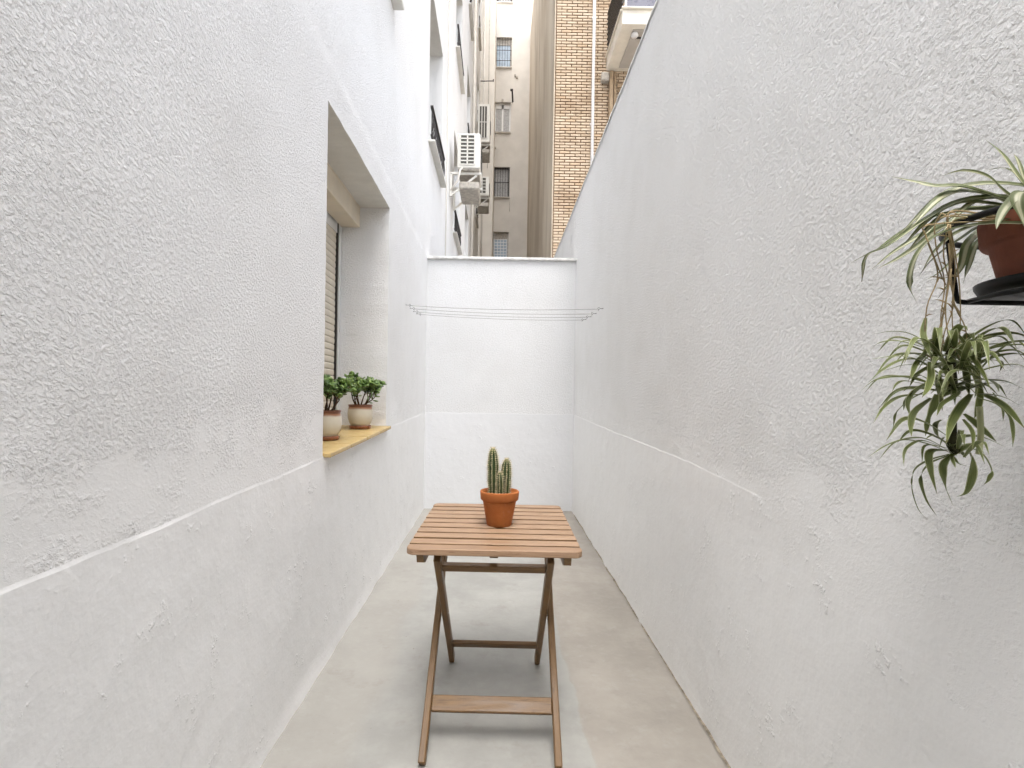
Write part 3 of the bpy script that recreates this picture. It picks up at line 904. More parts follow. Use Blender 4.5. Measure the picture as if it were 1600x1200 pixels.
def cactus_mat():
    m = N('dark_green_cactus'); u = m.n('ShaderNodeUVMap').outputs[0]
    s_ = m.xyz(u); rib = s_[0]
    c = m.mix(m.rng(rib, .0, 1.0), (.010, .024, .007), (.045, .075, .022))
    c = m.mix(m.math('MULTIPLY', m.rng(rib, .80, 1.0), .55), c, (.34, .33, .18))
    c = m.mix(m.math('MULTIPLY', m.rng(s_[1], .86, 1.0), .55), c, (.30, .30, .12))
    c = m.mix(m.math('MULTIPLY', m.rng(m.noise(60, 3), .5, .7), .25), c, (.13, .14, .06))
    return m.out(c, .55, m.bump(m.noise(200, 3), .0006), .35)
M['cactus'] = cactus_mat()
M['spine'] = plain('pale_straw_spine', (.58, .50, .33), .6, .3, var=.3, scale=80)


def cactus_stem(cx, cy, hgt, rad, lean, ribs, seed):
    rr = random.Random(seed); b = MB(); sp = MB(); NR = 26; n = ribs * 6
    z0 = .112
    def axis(t): return Vector((cx + lean[0] * t * t, cy + lean[1] * t * t, z0 + hgt * t))
    def rad_at(t):
        base = .74 + .26 * min(1, t / .35)
        tip = 1 if t < .60 else math.sqrt(max(0, 1 - ((t - .60) / .40) ** 2.0))
        return rad * base * tip * (1 + .03 * math.sin(t * 21 + seed))
    for j in range(NR + 1):
        t = j / NR; t = 1 - (1 - t) ** 1.25; A = axis(t); r0 = rad_at(t)
        for i in range(n):
            ph = i / n * ribs; f = ph - math.floor(ph)
            k = abs(math.cos(math.pi * f)) ** .75        # 1 on the rib, 0 in the groove
            a = 2 * math.pi * i / n + seed
            r = r0 * (.76 + .24 * k)
            s_i = len(b.v); b.v.append(A + Vector((math.cos(a) * r, math.sin(a) * r, 0))); b.uv[s_i] = (k, t)
    for j in range(NR):
        for i in range(n): b.face((j * n + i, j * n + (i + 1) % n, (j + 1) * n + (i + 1) % n, (j + 1) * n + i), 0, True)
    o = b.build('stem', M['cactus'], ct)
    NA = int(hgt / .0085)
    for k in range(ribs):
        a = 2 * math.pi * k / ribs + seed
        for j in range(NA + 1):
            t = .06 + .93 * j / NA; r0 = rad_at(t); A = axis(t)
            out = Vector((math.cos(a), math.sin(a), .15 + 1.2 * max(0, t - .75))).normalized()
            p = A + Vector((math.cos(a), math.sin(a), 0)) * r0
            side = out.cross(Vector((0, 0, 1))).normalized(); upv = side.cross(out)
            for q in range(9):
                an = rr.uniform(0, 6.28); sprd = rr.uniform(.25, 1.1); L = rr.uniform(.007, .013)
                d = (out + (side * math.cos(an) + upv * math.sin(an)) * sprd).normalized() * L
                w_ = d.cross(out).normalized() * .0006 if d.cross(out).length > 1e-9 else side * .00035
                i0 = len(sp.v); sp.v += [p - w_ - out * .001, p + w_ - out * .001, p + d]; sp.face((i0, i0 + 1, i0 + 2))
            i0 = len(sp.v); ar = .0021
            sp.v += [p + out * ar, p + side * ar, p + upv * ar, p - side * ar, p - upv * ar]
            for q in range(4): sp.face((i0, i0 + 1 + q, i0 + 1 + (q + 1) % 4))
    tag(sp.build('spines', M['spine'], o), kind='stuff')
cactus_stem(-.026, .004, .200, .0225, (-.004, 0), 9, 1)
cactus_stem(.023, .006, .156, .0215, (.004, .004), 9, 2)
cactus_stem(.002, -.020, .104, .0150, (-.002, .004), 8, 3)

# ------------------------------------------------------------------ jade plants on the window sill
M['pot_cream'] = None
def glazed():
    m = N('cream_glazed_pot'); z = m.xyz()[2]
    zz = m.math('ADD', z, m.math('MULTIPLY', m.math('SUBTRACT', m.noise(16, 4), .5), .012))
    c = m.mix(m.rng(m.noise(7, 4), .3, .7), (.54, .495, .40), (.64, .60, .505))
    c = m.mix(m.rng(zz, .122, .136), c, (.33, .155, .085))
    c = m.mix(m.rng(zz, .139, .143), c, (.17, .065, .035))
    return m.out(c, m.rng(m.noise(20, 3), .3, .7, .28, .42), None, .5)
M['pot_cream'] = glazed()
M['saucer'] = plain('brown_glazed_saucer', (.22, .078, .034), .32, .5, var=.15)
M['bark'] = plain('brown_jade_stem', (.085, .050, .030), .85, .2, var=.35, scale=60, bump=.002, bscale=200)
def jade_leaf_mat():
    m = N('glossy_jade_leaf'); rp = m.n('ShaderNodeNewGeometry').outputs['Random Per Island']
    c = m.mix(rp, (.055, .110, .026), (.24, .36, .10))
    c = m.mix(m.rng(m.math('FRACT', m.math('MULTIPLY', rp, 9.7)), .8, 1.0, 0, .6), c, (.27, .33, .10))
    return m.out(c, .36, None, .5)
M['jade'] = jade_leaf_mat()


def jade(label, x, y, scale, seed, reach=None):
    rr = random.Random(seed)
    t = thing('potted_jade_plant', label, 'potted plant', (x, y, zsill(y) + .016), rr.uniform(0, 6), 'jade plants on the window sill')
    k = scale
    b = MB(); b.lathe([(0, .0), (.058 * k, .0), (.062 * k, .003), (.066 * k, .018 * k), (.063 * k, .021 * k), (.056 * k, .013 * k), (0, .011 * k)], 40); b.build('saucer', M['saucer'], t)
    b = MB(); pr = [(0, .012), (.048, .012), (.053, .016), (.066, .040), (.0745, .070), (.0755, .090), (.0735, .112), (.070, .128), (.0695, .138), (.0725, .143), (.0715, .148), (.068, .148), (.066, .140), (.064, .128), (0, .127)]
    b.lathe([(r * k, z * k) for r, z in pr], 44); o = b.build('pot', M['pot_cream'], t)
    b = MB(); b.lathe([(0, .138 * k), (.035 * k, .136 * k), (.0655 * k, .133 * k)], 24); b.build('soil', M['soil'], t)
    br = MB(); lf = MB(); tips = []
    def leaf(p, d, upv, L, W):
        d = d.normalized(); s_ = d.cross(upv); s_ = s_.normalized() if s_.length > 1e-5 else d.orthogonal().normalized(); nn = s_.cross(d).normalized()
        i0 = len(lf.v)
        ring = [(0, .12), (.30, .75), (.62, 1.0), (.88, .72), (1.0, .0)]
        for tt, ww in ring[:-1]:
            c_ = p + d * L * tt + nn * (L * .12 * tt * tt)
            lf.v.extend([c_ - s_ * W * ww, c_ + nn * W * .30 * ww, c_ + s_ * W * ww, c_ - nn * W * .30 * ww])
        lf.v.append(p + d * L + nn * L * .12)
        for j in range(3):
            for q in range(4): lf.face((i0 + j * 4 + q, i0 + j * 4 + (q + 1) % 4, i0 + (j + 1) * 4 + (q + 1) % 4, i0 + (j + 1) * 4 + q), 0, True)
        for q in range(4): lf.face((i0 + 12 + q, i0 + 12 + (q + 1) % 4, i0 + 16), 0, True)
    def branch(p, d, L, r, depth):
        pts = [p]; cur = p.copy(); dd = d.normalized()
        for i in range(4):
            dd = (dd + Vector((rr.uniform(-.22, .22), rr.uniform(-.22, .22), .10))).normalized(); cur = cur + dd * L / 4; pts.append(cur.copy())
        br.tube(pts, [r * (1 - .14 * i) for i in range(5)], 6, cap=False)
        if depth >= 1:
            for i in (2, 3, 4):
                if rr.random() < (.9 if depth < 2 else .6) or i == 4: whorl(pts[i], dd, 2 if i < 4 else 3)
        if depth < 2:
            for q in range(rr.choice((2, 3, 3))):
                a = rr.uniform(0, 6.28); nd = (dd * .8 + Vector((math.cos(a), math.sin(a), .35)) * .75).normalized()
                branch(pts[-1] if q else pts[3], nd, L * rr.uniform(.50, .72), r * .62, depth + 1)
        else: whorl(pts[-1], dd, 4)
    def whorl(p, d, n):
        d = d.normalized(); o1 = d.orthogonal().normalized(); o2 = d.cross(o1); a0 = rr.uniform(0, 6.28)
        for i in range(n):
            a = a0 + i * 2 * math.pi / n + rr.uniform(-.2, .2)
            ld = (o1 * math.cos(a) + o2 * math.sin(a)) * rr.uniform(.7, 1.0) + d * rr.uniform(.2, .8)
            L = rr.uniform(.024, .042) * k
            leaf(p + ld * .002, ld, d, L, L * rr.uniform(.36, .46))
    nst = 7
    for i in range(nst):
        a = 2 * math.pi * i / nst + rr.uniform(-.3, .3); sp_ = rr.uniform(.4, 1.3)
        branch(Vector((math.cos(a) * .018 * k, math.sin(a) * .018 * k, .130 * k)), Vector((math.cos(a) * sp_, math.sin(a) * sp_, 1)), rr.uniform(.080, .105) * k, .0055 * k, 0)
    if reach is not None:
        v = Vector(reach); rz = Matrix.Rotation(-t.rotation_euler.z, 3, 'Z'); v = rz @ v
        branch(Vector((0, 0, .135 * k)), v, .11 * k, .0045 * k, 1)
    br.build('branches', M['bark'], t); tag(lf.build('foliage', M['jade'], t), kind='stuff')
    return t
jade('jade plant in a cream pot on the sill, cut off by the near window jamb', -.905, 2.80, 1.06, 5)
jade('jade plant in a wide cream pot at the far end of the sill', -.885, 3.42, 1.06, 8, (.9, -.1, .55))


# leaf midribs in metres
POT_LEAVES = [
  ([(0.666,0.640,1.474), (0.645,0.653,1.511), (0.632,0.667,1.554), (0.622,0.680,1.580)], 0.0065),
  ([(0.645,0.620,1.463), (0.608,0.630,1.486), (0.591,0.640,1.513), (0.569,0.650,1.525), (0.548,0.660,1.522)], 0.006),
  ([(0.655,0.630,1.466), (0.619,0.644,1.487), (0.576,0.658,1.508), (0.553,0.672,1.514), (0.540,0.686,1.525), (0.517,0.700,1.538)], 0.0075),
  ([(0.603,0.580,1.459), (0.569,0.573,1.468), (0.544,0.565,1.452), (0.527,0.557,1.434), (0.517,0.550,1.421)], 0.006),
  ([(0.666,0.640,1.466), (0.616,0.653,1.484), (0.580,0.667,1.491), (0.547,0.680,1.473), (0.512,0.693,1.445), (0.492,0.707,1.436), (0.478,0.720,1.427)], 0.0085),
  ([(0.676,0.650,1.466), (0.627,0.665,1.482), (0.584,0.680,1.485), (0.546,0.695,1.472), (0.514,0.710,1.447), (0.503,0.725,1.436), (0.508,0.740,1.407)], 0.0085),
  ([(0.687,0.660,1.465), (0.640,0.678,1.478), (0.589,0.696,1.473), (0.570,0.714,1.453), (0.551,0.732,1.437), (0.538,0.750,1.429)], 0.0075),
  ([(0.645,0.620,1.450), (0.585,0.628,1.453), (0.539,0.636,1.446), (0.513,0.644,1.424), (0.507,0.652,1.388), (0.524,0.660,1.360)], 0.007),
  ([(0.708,0.680,1.470), (0.647,0.695,1.476), (0.619,0.710,1.459), (0.595,0.725,1.436), (0.588,0.740,1.416)], 0.007),
  ([(0.729,0.700,1.470), (0.665,0.705,1.478), (0.632,0.710,1.456), (0.624,0.715,1.421), (0.599,0.720,1.382)], 0.007),
  ([(0.729,0.700,1.470), (0.676,0.708,1.472), (0.649,0.715,1.458), (0.641,0.722,1.423), (0.641,0.730,1.403)], 0.006),
  ([(0.686,0.660,1.489), (0.671,0.673,1.518), (0.672,0.687,1.555), (0.679,0.700,1.571)], 0.004),
  ([(0.707,0.680,1.497), (0.687,0.693,1.530), (0.676,0.707,1.554), (0.659,0.720,1.557)], 0.005),
  ([(0.666,0.640,1.462), (0.619,0.652,1.471), (0.579,0.665,1.469), (0.549,0.677,1.454), (0.533,0.690,1.434)], 0.007),
  ([(0.655,0.630,1.459), (0.604,0.640,1.461), (0.566,0.650,1.450), (0.545,0.660,1.429), (0.536,0.670,1.405)], 0.0065),
  ([(0.697,0.670,1.468), (0.649,0.688,1.486), (0.623,0.706,1.487), (0.591,0.724,1.475), (0.557,0.742,1.452), (0.536,0.760,1.430)], 0.007),
  ([(0.739,0.710,1.473), (0.682,0.722,1.471), (0.650,0.735,1.453), (0.625,0.748,1.424), (0.608,0.760,1.413)], 0.006),
  ([(0.593,0.570,1.455), (0.560,0.565,1.466), (0.548,0.560,1.454), (0.551,0.555,1.429), (0.553,0.550,1.414)], 0.006),
  ([(0.603,0.580,1.452), (0.577,0.573,1.470), (0.565,0.567,1.447), (0.557,0.560,1.429)], 0.006),
  ([(0.660,0.620,1.474), (0.637,0.613,1.516), (0.608,0.607,1.538), (0.594,0.600,1.542)], 0.0065),
  ([(0.675,0.620,1.474), (0.667,0.607,1.521), (0.673,0.593,1.551), (0.686,0.580,1.559)], 0.0065),
  ([(0.682,0.620,1.467), (0.696,0.600,1.497), (0.715,0.580,1.496), (0.725,0.560,1.467)], 0.0065),
  ([(0.638,0.580,1.452), (0.644,0.560,1.446), (0.654,0.540,1.413), (0.643,0.520,1.375)], 0.0065),
]
UPPER_PLANTLET = [
  ([(0.539,0.654,1.308), (0.516,0.660,1.324), (0.497,0.665,1.328), (0.475,0.671,1.325)], 0.003920000000000001),
  ([(0.557,0.662,1.302), (0.522,0.668,1.316), (0.512,0.673,1.314), (0.511,0.679,1.302)], 0.0033600000000000006),
  ([(0.570,0.678,1.274), (0.523,0.655,1.290), (0.481,0.632,1.294), (0.428,0.609,1.288)], 0.00364),
  ([(0.526,0.641,1.263), (0.513,0.663,1.271), (0.493,0.686,1.268), (0.487,0.709,1.253)], 0.0030800000000000003),
  ([(0.538,0.656,1.261), (0.500,0.647,1.265), (0.483,0.639,1.261), (0.471,0.630,1.252)], 0.0022400000000000002),
  ([(0.565,0.700,1.250), (0.524,0.687,1.246), (0.494,0.674,1.233), (0.471,0.661,1.212)], 0.0028000000000000004),
  ([(0.569,0.690,1.269), (0.538,0.681,1.253), (0.522,0.671,1.238), (0.518,0.662,1.221)], 0.003920000000000001),
  ([(0.557,0.678,1.245), (0.521,0.659,1.227), (0.501,0.639,1.212), (0.487,0.620,1.199)], 0.0044800000000000005),
  ([(0.564,0.678,1.250), (0.570,0.690,1.231), (0.572,0.701,1.212), (0.579,0.713,1.194)], 0.005600000000000001),
  ([(0.560,0.671,1.275), (0.568,0.680,1.260), (0.577,0.688,1.243), (0.587,0.696,1.229)], 0.005600000000000001),
  ([(0.610,0.680,1.251), (0.575,0.656,1.232), (0.544,0.632,1.213), (0.518,0.608,1.193)], 0.0061600000000000005),
  ([(0.626,0.685,1.265), (0.624,0.683,1.247), (0.618,0.680,1.230), (0.612,0.677,1.220)], 0.0044800000000000005),
  ([(0.580,0.658,1.314), (0.573,0.640,1.296), (0.570,0.622,1.276), (0.565,0.604,1.254)], 0.005600000000000001),
  ([(0.615,0.692,1.308), (0.622,0.682,1.324), (0.633,0.672,1.327), (0.646,0.661,1.325)], 0.00252),
  ([(0.607,0.683,1.298), (0.628,0.694,1.307), (0.654,0.704,1.310), (0.681,0.714,1.305)], 0.00252),
  ([(0.614,0.683,1.284), (0.639,0.692,1.295), (0.664,0.701,1.296), (0.679,0.711,1.291), (0.684,0.720,1.282)], 0.0033600000000000006),
  ([(0.602,0.664,1.269), (0.633,0.677,1.269), (0.667,0.691,1.268), (0.703,0.704,1.259)], 0.0033600000000000006),
  ([(0.607,0.667,1.251), (0.645,0.685,1.250), (0.679,0.703,1.246), (0.715,0.722,1.237)], 0.0033600000000000006),
  ([(0.628,0.693,1.254), (0.629,0.666,1.243), (0.622,0.639,1.229), (0.613,0.613,1.211)], 0.00504),
  ([(0.590,0.648,1.246), (0.608,0.643,1.238), (0.619,0.638,1.223), (0.619,0.633,1.205), (0.614,0.628,1.188)], 0.0033600000000000006),
  ([(0.617,0.698,1.225), (0.619,0.684,1.214), (0.620,0.670,1.203), (0.622,0.657,1.192)], 0.00504),
  ([(0.574,0.678,1.292), (0.543,0.665,1.284), (0.517,0.652,1.274), (0.499,0.639,1.269)], 0.0028000000000000004),
  ([(0.555,0.670,1.291), (0.512,0.664,1.293), (0.480,0.657,1.280), (0.457,0.650,1.263)], 0.0022400000000000002),
  ([(0.549,0.661,1.286), (0.514,0.666,1.286), (0.495,0.671,1.280), (0.483,0.676,1.279)], 0.0022400000000000002),
  ([(0.551,0.675,1.308), (0.520,0.689,1.319), (0.507,0.703,1.317), (0.506,0.718,1.309)], 0.0022400000000000002),
  ([(0.554,0.681,1.259), (0.549,0.701,1.260), (0.554,0.721,1.254)], 0.0022400000000000002),
  ([(0.568,0.691,1.257), (0.552,0.704,1.243), (0.542,0.716,1.225), (0.547,0.729,1.204)], 0.0033600000000000006),
  ([(0.550,0.680,1.348), (0.532,0.661,1.325), (0.521,0.641,1.307), (0.509,0.621,1.293)], 0.003920000000000001),
  ([(0.596,0.692,1.303), (0.596,0.703,1.289), (0.611,0.714,1.271), (0.618,0.725,1.254)], 0.00504),
  ([(0.598,0.694,1.306), (0.607,0.688,1.286), (0.606,0.681,1.265), (0.602,0.674,1.251)], 0.00504),
  ([(0.579,0.683,1.304), (0.572,0.664,1.291), (0.565,0.646,1.290), (0.566,0.627,1.289)], 0.0044800000000000005),
  ([(0.575,0.690,1.312), (0.590,0.685,1.305), (0.604,0.680,1.293), (0.614,0.675,1.279)], 0.0044800000000000005),
  ([(0.537,0.657,1.290), (0.526,0.641,1.272), (0.509,0.625,1.256), (0.489,0.608,1.245)], 0.0044800000000000005),
  ([(0.629,0.691,1.294), (0.638,0.704,1.276), (0.652,0.716,1.262), (0.659,0.729,1.247)], 0.00504),
  ([(0.547,0.645,1.263), (0.580,0.665,1.262), (0.609,0.684,1.256), (0.629,0.704,1.249)], 0.0033600000000000006),
  ([(0.587,0.665,1.219), (0.578,0.642,1.204), (0.559,0.620,1.186)], 0.0033600000000000006),
  ([(0.554,0.658,1.218), (0.558,0.672,1.211), (0.571,0.686,1.198), (0.588,0.700,1.193)], 0.0033600000000000006),
  ([(0.616,0.692,1.265), (0.572,0.663,1.259), (0.539,0.635,1.254), (0.510,0.606,1.245)], 0.0033600000000000006),
  ([(0.550,0.677,1.301), (0.518,0.653,1.288), (0.495,0.630,1.275), (0.474,0.606,1.266)], 0.0033600000000000006),
  ([(0.579,0.683,1.316), (0.549,0.670,1.311), (0.529,0.656,1.299), (0.510,0.643,1.293)], 0.0033600000000000006),
  ([(0.650,0.693,1.254), (0.679,0.710,1.233), (0.697,0.727,1.215)], 0.0022400000000000002),
  ([(0.527,0.670,1.252), (0.541,0.700,1.240), (0.562,0.730,1.228)], 0.00252),
  ([(0.577,0.659,1.253), (0.554,0.642,1.246), (0.527,0.626,1.237), (0.508,0.610,1.224)], 0.003920000000000001),
  ([(0.629,0.676,1.270), (0.605,0.640,1.262), (0.574,0.604,1.253)], 0.0022400000000000002),
]
LOWER_PLANTLET = [
  ([(0.572,0.664,1.177), (0.543,0.663,1.192), (0.520,0.662,1.194), (0.490,0.662,1.185), (0.463,0.661,1.168)], 0.00364),
  ([(0.576,0.672,1.179), (0.536,0.663,1.191), (0.511,0.654,1.185), (0.498,0.645,1.176), (0.491,0.636,1.162)], 0.0028000000000000004),
  ([(0.567,0.661,1.175), (0.547,0.670,1.165), (0.538,0.679,1.151), (0.543,0.688,1.127), (0.559,0.698,1.099), (0.578,0.707,1.083)], 0.00252),
  ([(0.571,0.666,1.173), (0.557,0.679,1.160), (0.556,0.691,1.139), (0.573,0.703,1.110), (0.599,0.716,1.085)], 0.0028000000000000004),
  ([(0.579,0.678,1.178), (0.551,0.671,1.176), (0.546,0.664,1.154), (0.550,0.658,1.125)], 0.00504),
  ([(0.575,0.669,1.172), (0.567,0.670,1.158), (0.570,0.671,1.135), (0.582,0.672,1.109)], 0.00504),
  ([(0.591,0.673,1.184), (0.605,0.675,1.174), (0.610,0.676,1.149), (0.605,0.678,1.125), (0.593,0.680,1.118)], 0.005600000000000001),
  ([(0.589,0.671,1.184), (0.617,0.674,1.177), (0.634,0.677,1.156), (0.634,0.679,1.142), (0.630,0.682,1.134)], 0.003920000000000001),
  ([(0.580,0.679,1.181), (0.548,0.675,1.184), (0.541,0.671,1.163)], 0.0022400000000000002),
  ([(0.578,0.669,1.191), (0.603,0.676,1.197), (0.633,0.684,1.194), (0.668,0.692,1.182)], 0.003920000000000001),
  ([(0.570,0.665,1.184), (0.552,0.660,1.196), (0.539,0.655,1.198), (0.528,0.650,1.194)], 0.0028000000000000004),
  ([(0.587,0.680,1.171), (0.591,0.676,1.162), (0.600,0.672,1.159)], 0.003920000000000001),
  ([(0.578,0.671,1.172), (0.559,0.646,1.166), (0.540,0.621,1.163)], 0.0028000000000000004),
  ([(0.578,0.668,1.177), (0.591,0.673,1.177), (0.603,0.678,1.169)], 0.003920000000000001),
]
RUNNERS = [
  ([(0.604,0.640,1.466), (0.554,0.645,1.474), (0.551,0.650,1.460), (0.561,0.655,1.422), (0.560,0.660,1.375), (0.554,0.665,1.327), (0.547,0.670,1.308)], 0.0013),
  ([(0.604,0.640,1.465), (0.551,0.646,1.469), (0.555,0.652,1.452), (0.568,0.658,1.407), (0.570,0.664,1.360), (0.578,0.670,1.308)], 0.001),
  ([(0.596,0.640,1.461), (0.523,0.645,1.456), (0.525,0.650,1.442), (0.544,0.655,1.398), (0.535,0.660,1.358), (0.538,0.665,1.307), (0.550,0.670,1.295)], 0.001),
  ([(0.600,0.640,1.463), (0.556,0.647,1.463), (0.560,0.655,1.437), (0.561,0.663,1.367), (0.557,0.670,1.312)], 0.001),
  ([(0.544,0.640,1.433), (0.560,0.650,1.365), (0.583,0.660,1.335), (0.596,0.670,1.308)], 0.001),
  ([(0.548,0.640,1.402), (0.550,0.650,1.357), (0.564,0.660,1.319), (0.586,0.670,1.296)], 0.001),
  ([(0.517,0.640,1.439), (0.548,0.655,1.398), (0.567,0.670,1.389)], 0.001),
  ([(0.596,0.640,1.462), (0.539,0.646,1.466), (0.538,0.652,1.436), (0.555,0.658,1.390), (0.556,0.664,1.343), (0.568,0.670,1.304)], 0.001),
  ([(0.545,0.640,1.456), (0.564,0.650,1.405), (0.577,0.660,1.359), (0.585,0.670,1.304)], 0.001),
  ([(0.543,0.640,1.456), (0.544,0.647,1.419), (0.564,0.655,1.366), (0.560,0.663,1.327), (0.562,0.670,1.302)], 0.001),
]

# ------------------------------------------------------------------ spider plant in its wall bracket
def spider_leaf(name, edge_c, mid_c, lo, hi):
    m = N(name); u = m.xyz(m.n('ShaderNodeUVMap').outputs[0])
    rp = m.n('ShaderNodeObjectInfo').outputs['Random']
    d = m.math('ABSOLUTE', m.math('SUBTRACT', u[0], .5))
    d = m.math('ADD', d, m.math('MULTIPLY', m.math('SUBTRACT', m.noise(9, 3, .6, m.map(m.n('ShaderNodeUVMap').outputs[0], scale=(6, 1.2, 1))), .5), .14))
    c = m.mix(m.rng(d, lo, hi), mid_c, edge_c)
    c = m.mix(m.math('MULTIPLY', m.rng(m.noise(1.0, 3, .6, m.map(m.n('ShaderNodeUVMap').outputs[0], scale=(26, .6, 1))), .45, .7), .35), c, tuple(x * .72 for x in edge_c))
    c = m.mix(m.math('MULTIPLY', m.rng(u[1], .90, 1.0), .6), c, (.16, .11, .06))
    hs = m.n('ShaderNodeHueSaturation', {'Color': c, 'Value': m.rng(rp, 0, 1, .78, 1.15, smooth=False), 'Saturation': .95})
    m.out(hs.outputs[0], .42, None, .4)
    m.set(m.b.inputs['Subsurface Weight'], 0.0)
    # thin leaf lets some light through
    tr = m.n('ShaderNodeBsdfTranslucent', {'Color': hs.outputs[0]}); mx = m.n('ShaderNodeMixShader', {0: .22})
    o = m.t.nodes['Material Output']
    m.t.links.new(m.b.outputs[0], mx.inputs[1]); m.t.links.new(tr.outputs[0], mx.inputs[2]); m.t.links.new(mx.outputs[0], o.inputs[0])
    return m.mat
M['leaf_pale'] = spider_leaf('variegated_leaf_pale_centre', (.15, .18, .075), (.55, .55, .37), .12, .28)
M['leaf_green'] = spider_leaf('variegated_leaf_cream_edge', (.46, .48, .26), (.125, .155, .040), .36, .45)
M['runner'] = plain('straw_runner_stem', (.34, .26, .145), .7, .2, var=.35, scale=40)
M['plantlet_core'] = plain('dark_green_core', (.045, .045, .018), .7, .2, var=.4, scale=60)
M['black_metal'] = plain('black_powder_coat', (.006, .006, .006), .5, .25, var=.2)
M['tray_under'] = plain('black_plastic_tray', (.012, .012, .012), .4, .3, var=.1)


def catmull(pts, per=6):
    P = [Vector(p) for p in pts]; P = [P[0] * 2 - P[1]] + P + [P[-1] * 2 - P[-2]]; out = []
    for i in range(1, len(P) - 2):
        a, b, c, d = P[i - 1], P[i], P[i + 1], P[i + 2]
        for k in range(per):
            t = k / per
            out.append(.5 * ((2 * b) + (c - a) * t + (2 * a - 5 * b + 4 * c - d) * t * t + (3 * b - a - 3 * c + d) * t ** 3))
    out.append(P[-2]); return out


def blade(pts, width, mat, parent, seed, roll=0.0):
    """a strap leaf folded along its midrib, tapering to a point"""
    rr = random.Random(seed); C = catmull(pts); b = MB(); K = len(C)
    ctr = sum(C, Vector()) / K
    for i, p in enumerate(C):
        t = (C[min(i + 1, K - 1)] - C[max(i - 1, 0)]).normalized(); k = i / (K - 1)
        up = Vector((rr.uniform(-.02, .02) - .15, -.35, 1.0))
        s_ = t.cross(up)
        s_ = s_.normalized() if s_.length > .12 else t.cross(Vector((-.3, 1, .2))).normalized()
        if i and s_.dot(last) < 0: s_ = -s_
        if i: s_ = (s_ * .5 + last * .5).normalized(); s_ = (s_ - t * s_.dot(t)).normalized()
        last = s_.copy()
        s_ = Matrix.Rotation(roll * k, 3, t) @ s_
        nn = s_.cross(t).normalized()
        wd = width * (.50 + .5 * min(1, k / .22)) * (1 if k < .45 else max(.04, 1 - ((k - .45) / .55) ** 1.6))
        for j, (q, dz) in enumerate(((-1, .30), (-.5, .10), (0, 0), (.5, .10), (1, .30))):
            idx = len(b.v); b.v.append(p + s_ * wd * q + nn * wd * dz); b.uv[idx] = ((q + 1) / 2, k)
    for i in range(K - 1):
        for j in range(4): b.face((i * 5 + j, i * 5 + j + 1, (i + 1) * 5 + j + 1, (i + 1) * 5 + j), 0, True)
    return b.build('leaf', mat, parent)


PC = Vector((.700, .640, 1.383))
sp = thing('spider_plant', 'variegated spider plant with dangling plantlets in a red-brown pot on the wall', 'potted plant', PC)
def rel(pts): return [Vector(p) - PC for p in pts]
b = MB(); b.lathe([(0, .001), (.062, .001), (.066, 0), (.068, .004), (.0795, .054), (.0805, .057), (.0865, .058), (.0885, .061), (.0910, .088), (.0895, .092), (.0865, .0925), (.0840, .089), (.081, .074), (0, .073)], 64)
b.build('pot', M['old_terracotta'], sp)
b = MB(); b.lathe([(0, .082), (.05, .080), (.081, .078)], 28); b.build('soil', M['soil'], sp)
for i, (pts, wd) in enumerate(POT_LEAVES):
    rr = random.Random(100 + i)
    base = [(PC.x + rr.uniform(-.02, .02), PC.y + rr.uniform(-.02, .02), PC.z + .078), ]
    q = [p for p in pts if p[0] < .80]
    blade(rel(base + q), wd * 1.15, M['leaf_pale'], sp, 200 + i, rr.uniform(-.5, .5))
for i in range(11):                       # more arching leaves, leaning out from the wall
    rr = random.Random(2100 + i); a = rr.uniform(2.4, 4.4); L = rr.uniform(.12, .22)
    d = Vector((math.cos(a), math.sin(a) * .9, rr.uniform(.0, .45))).normalized()
    o = Vector((rr.uniform(-.03, .02), rr.uniform(-.03, .03), .080))
    blade([o, o + d * L * .4 + Vector((0, 0, .012)), o + d * L * .75 - Vector((0, 0, .05 * L)), o + d * L * 1.02 - Vector((0, 0, .38 * L))], rr.uniform(.006, .009), M['leaf_pale'], sp, 2200 + i, rr.uniform(-.6, .6))
for i, (pts, wd) in enumerate(RUNNERS):
    b = MB(); C = catmull(rel(pts), 5); b.tube(C, [wd * .75 * (1.15 - .3 * k / len(C)) for k in range(len(C))], 6)
    rr = random.Random(300 + i)
    for k in range(6, len(C) - 1, 5):          # dry bracts at the nodes
        p = C[k]; d = Vector((rr.uniform(-1, 1), rr.uniform(-.6, .6), rr.uniform(-.2, 1))).normalized() * rr.uniform(.006, .016)
        b.tube([p, p + d * .5 + Vector((0, 0, .001)), p + d], [.0011, .0008, .0002], 5)
    b.build('runner', M['runner'], sp)
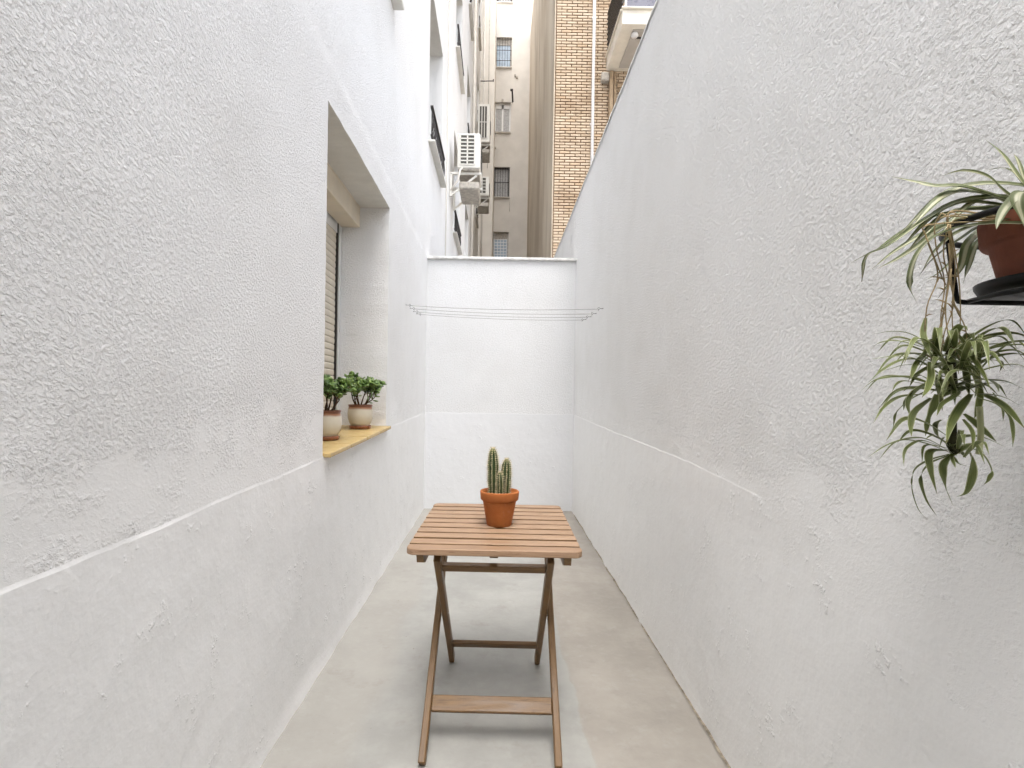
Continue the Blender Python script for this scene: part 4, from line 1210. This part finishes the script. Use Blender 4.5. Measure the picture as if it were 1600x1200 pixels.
for nm, data, cen in (('u', UPPER_PLANTLET, None), ('l', LOWER_PLANTLET, None)):
    cs = [Vector(p[0][0]) for p in data]; c = sum(cs, Vector()) / len(cs)
    b = MB(); C = catmull(rel([c + Vector((.004, .004, .045)), c + Vector((0, 0, .012)), c + Vector((.004, .002, -.010 if nm == 'u' else .004)), c + Vector((.005, 0, -.020 if nm == 'u' else -.004))]), 5)
    b.tube(C, [.004 + .002 * math.sin(3.1 * k / len(C)) for k in range(len(C))], 8)
    pl = b.build('plantlet', M['plantlet_core'], sp)
    for i, (pts, wd) in enumerate(data):
        rr = random.Random(500 + i)
        blade(rel(pts), wd * .88, M['leaf_green'], pl, 600 + i, rr.uniform(-.7, .7))
    for i in range(26 if nm == 'u' else 6):      # short inner leaves
        rr = random.Random(900 + i + (50 if nm == 'l' else 0)); a = rr.uniform(0, 6.28); L = rr.uniform(.03, .06)
        o = c + Vector((rr.uniform(-.03, .03), rr.uniform(-.03, .03), rr.uniform(-.03, .035))) * (1 if nm == 'u' else .35)
        d = Vector((math.cos(a), math.sin(a) * .8, rr.uniform(.1, .7)))
        blade(rel([o, o + d * L * .5, o + d * L * .85 + Vector((0, 0, -.006)), o + d * L * 1.15 + Vector((0, 0, -.026))]), rr.uniform(.003, .0055), M['leaf_green'], pl, 700 + i, rr.uniform(-.6, .6))
    for i in range(34 if nm == 'u' else 5):      # long thin arching leaves
        rr = random.Random(1300 + i + (50 if nm == 'l' else 0)); a = rr.uniform(2.0, 6.6); L = rr.uniform(.06, .115)
        o = c + Vector((rr.uniform(-.02, .03), rr.uniform(-.03, .02), rr.uniform(-.03, .035))) * (1 if nm == 'u' else .35)
        d = Vector((math.cos(a), math.sin(a) * .7, rr.uniform(.15, .75))).normalized()
        q = [o, o + d * L * .45, o + d * L * .8 + Vector((0, 0, -.12 * L)), o + d * L * 1.05 + Vector((0, 0, -.48 * L))]
        if max(v.x for v in q) < .775: blade(rel(q), rr.uniform(.0022, .0042), M['leaf_green'], pl, 1500 + i, rr.uniform(-.6, .6))
# stem joining the two plantlets
b = MB(); b.tube(catmull(rel([(.612, .67, 1.235), (.616, .672, 1.20), (.612, .67, 1.175)]), 5), .0035, 7); b.build('runner', M['leaf_green'], sp)

# bracket: round hoop, uprights, lower frame and saucer
bk = thing('plant_bracket', 'black metal ring bracket with saucer fixed to the wall, holding the red-brown pot', 'bracket', (XR(.64), .64, 1.35))
O = Vector((XR(.64), .64, 1.35))
def rb(p): return Vector(p) - O
HZ = 1.464; HC = Vector((.690, .640, HZ)); HR = .118
b = MB(); loop = []
for i in range(41):
    a = R(38) + R(284) * i / 40
    loop.append(rb(HC + Vector((math.cos(a) * HR, math.sin(a) * HR, 0))))
p0, p1 = loop[0].copy(), loop[-1].copy()
loop = [Vector((-.004, p0.y, p0.z))] + loop + [Vector((-.004, p1.y, p1.z))]
b.tube(loop, .0042, 8); b.build('hoop', M['black_metal'], bk)
LZ = 1.372
for y in (.575, .690):
    b = MB(); x0 = HC.x - math.sqrt(HR ** 2 - (y - HC.y) ** 2)
    b.tube([rb((x0, y, HZ)), rb((x0 + .002, y, HZ - .006)), rb((x0 + .014, y, LZ + .006)), rb((x0 + .018, y, LZ)), rb((x0 + .026, y, LZ - .001)), rb((XR(y) + .004, y, LZ - .001))], .0034, 8); b.build('upright', M['black_metal'], bk)
b = MB(); b.tube([rb((.612, .578, LZ)), rb((.604, .64, LZ)), rb((.612, .687, LZ))], .0032, 8); b.build('cross_rod', M['black_metal'], bk)
b = MB(); b.box((-.004, 0, HZ - 1.35 - .045), (.006, .03, .15), bev=.002); b.build('wall_plate', M['black_metal'], bk)
b = MB(); b.lathe([(0, .0035), (.088, .0035), (.0915, .014), (.094, .014), (.0935, .010), (.088, .0), (.078, -.0005), (0, -.0005)], 48, rb((PC.x, PC.y, 1.3785)), mis=[0, 0, 0, 0, 0, 0, 1])
b.build('saucer', [M['black_metal'], M['tray_under']], bk)
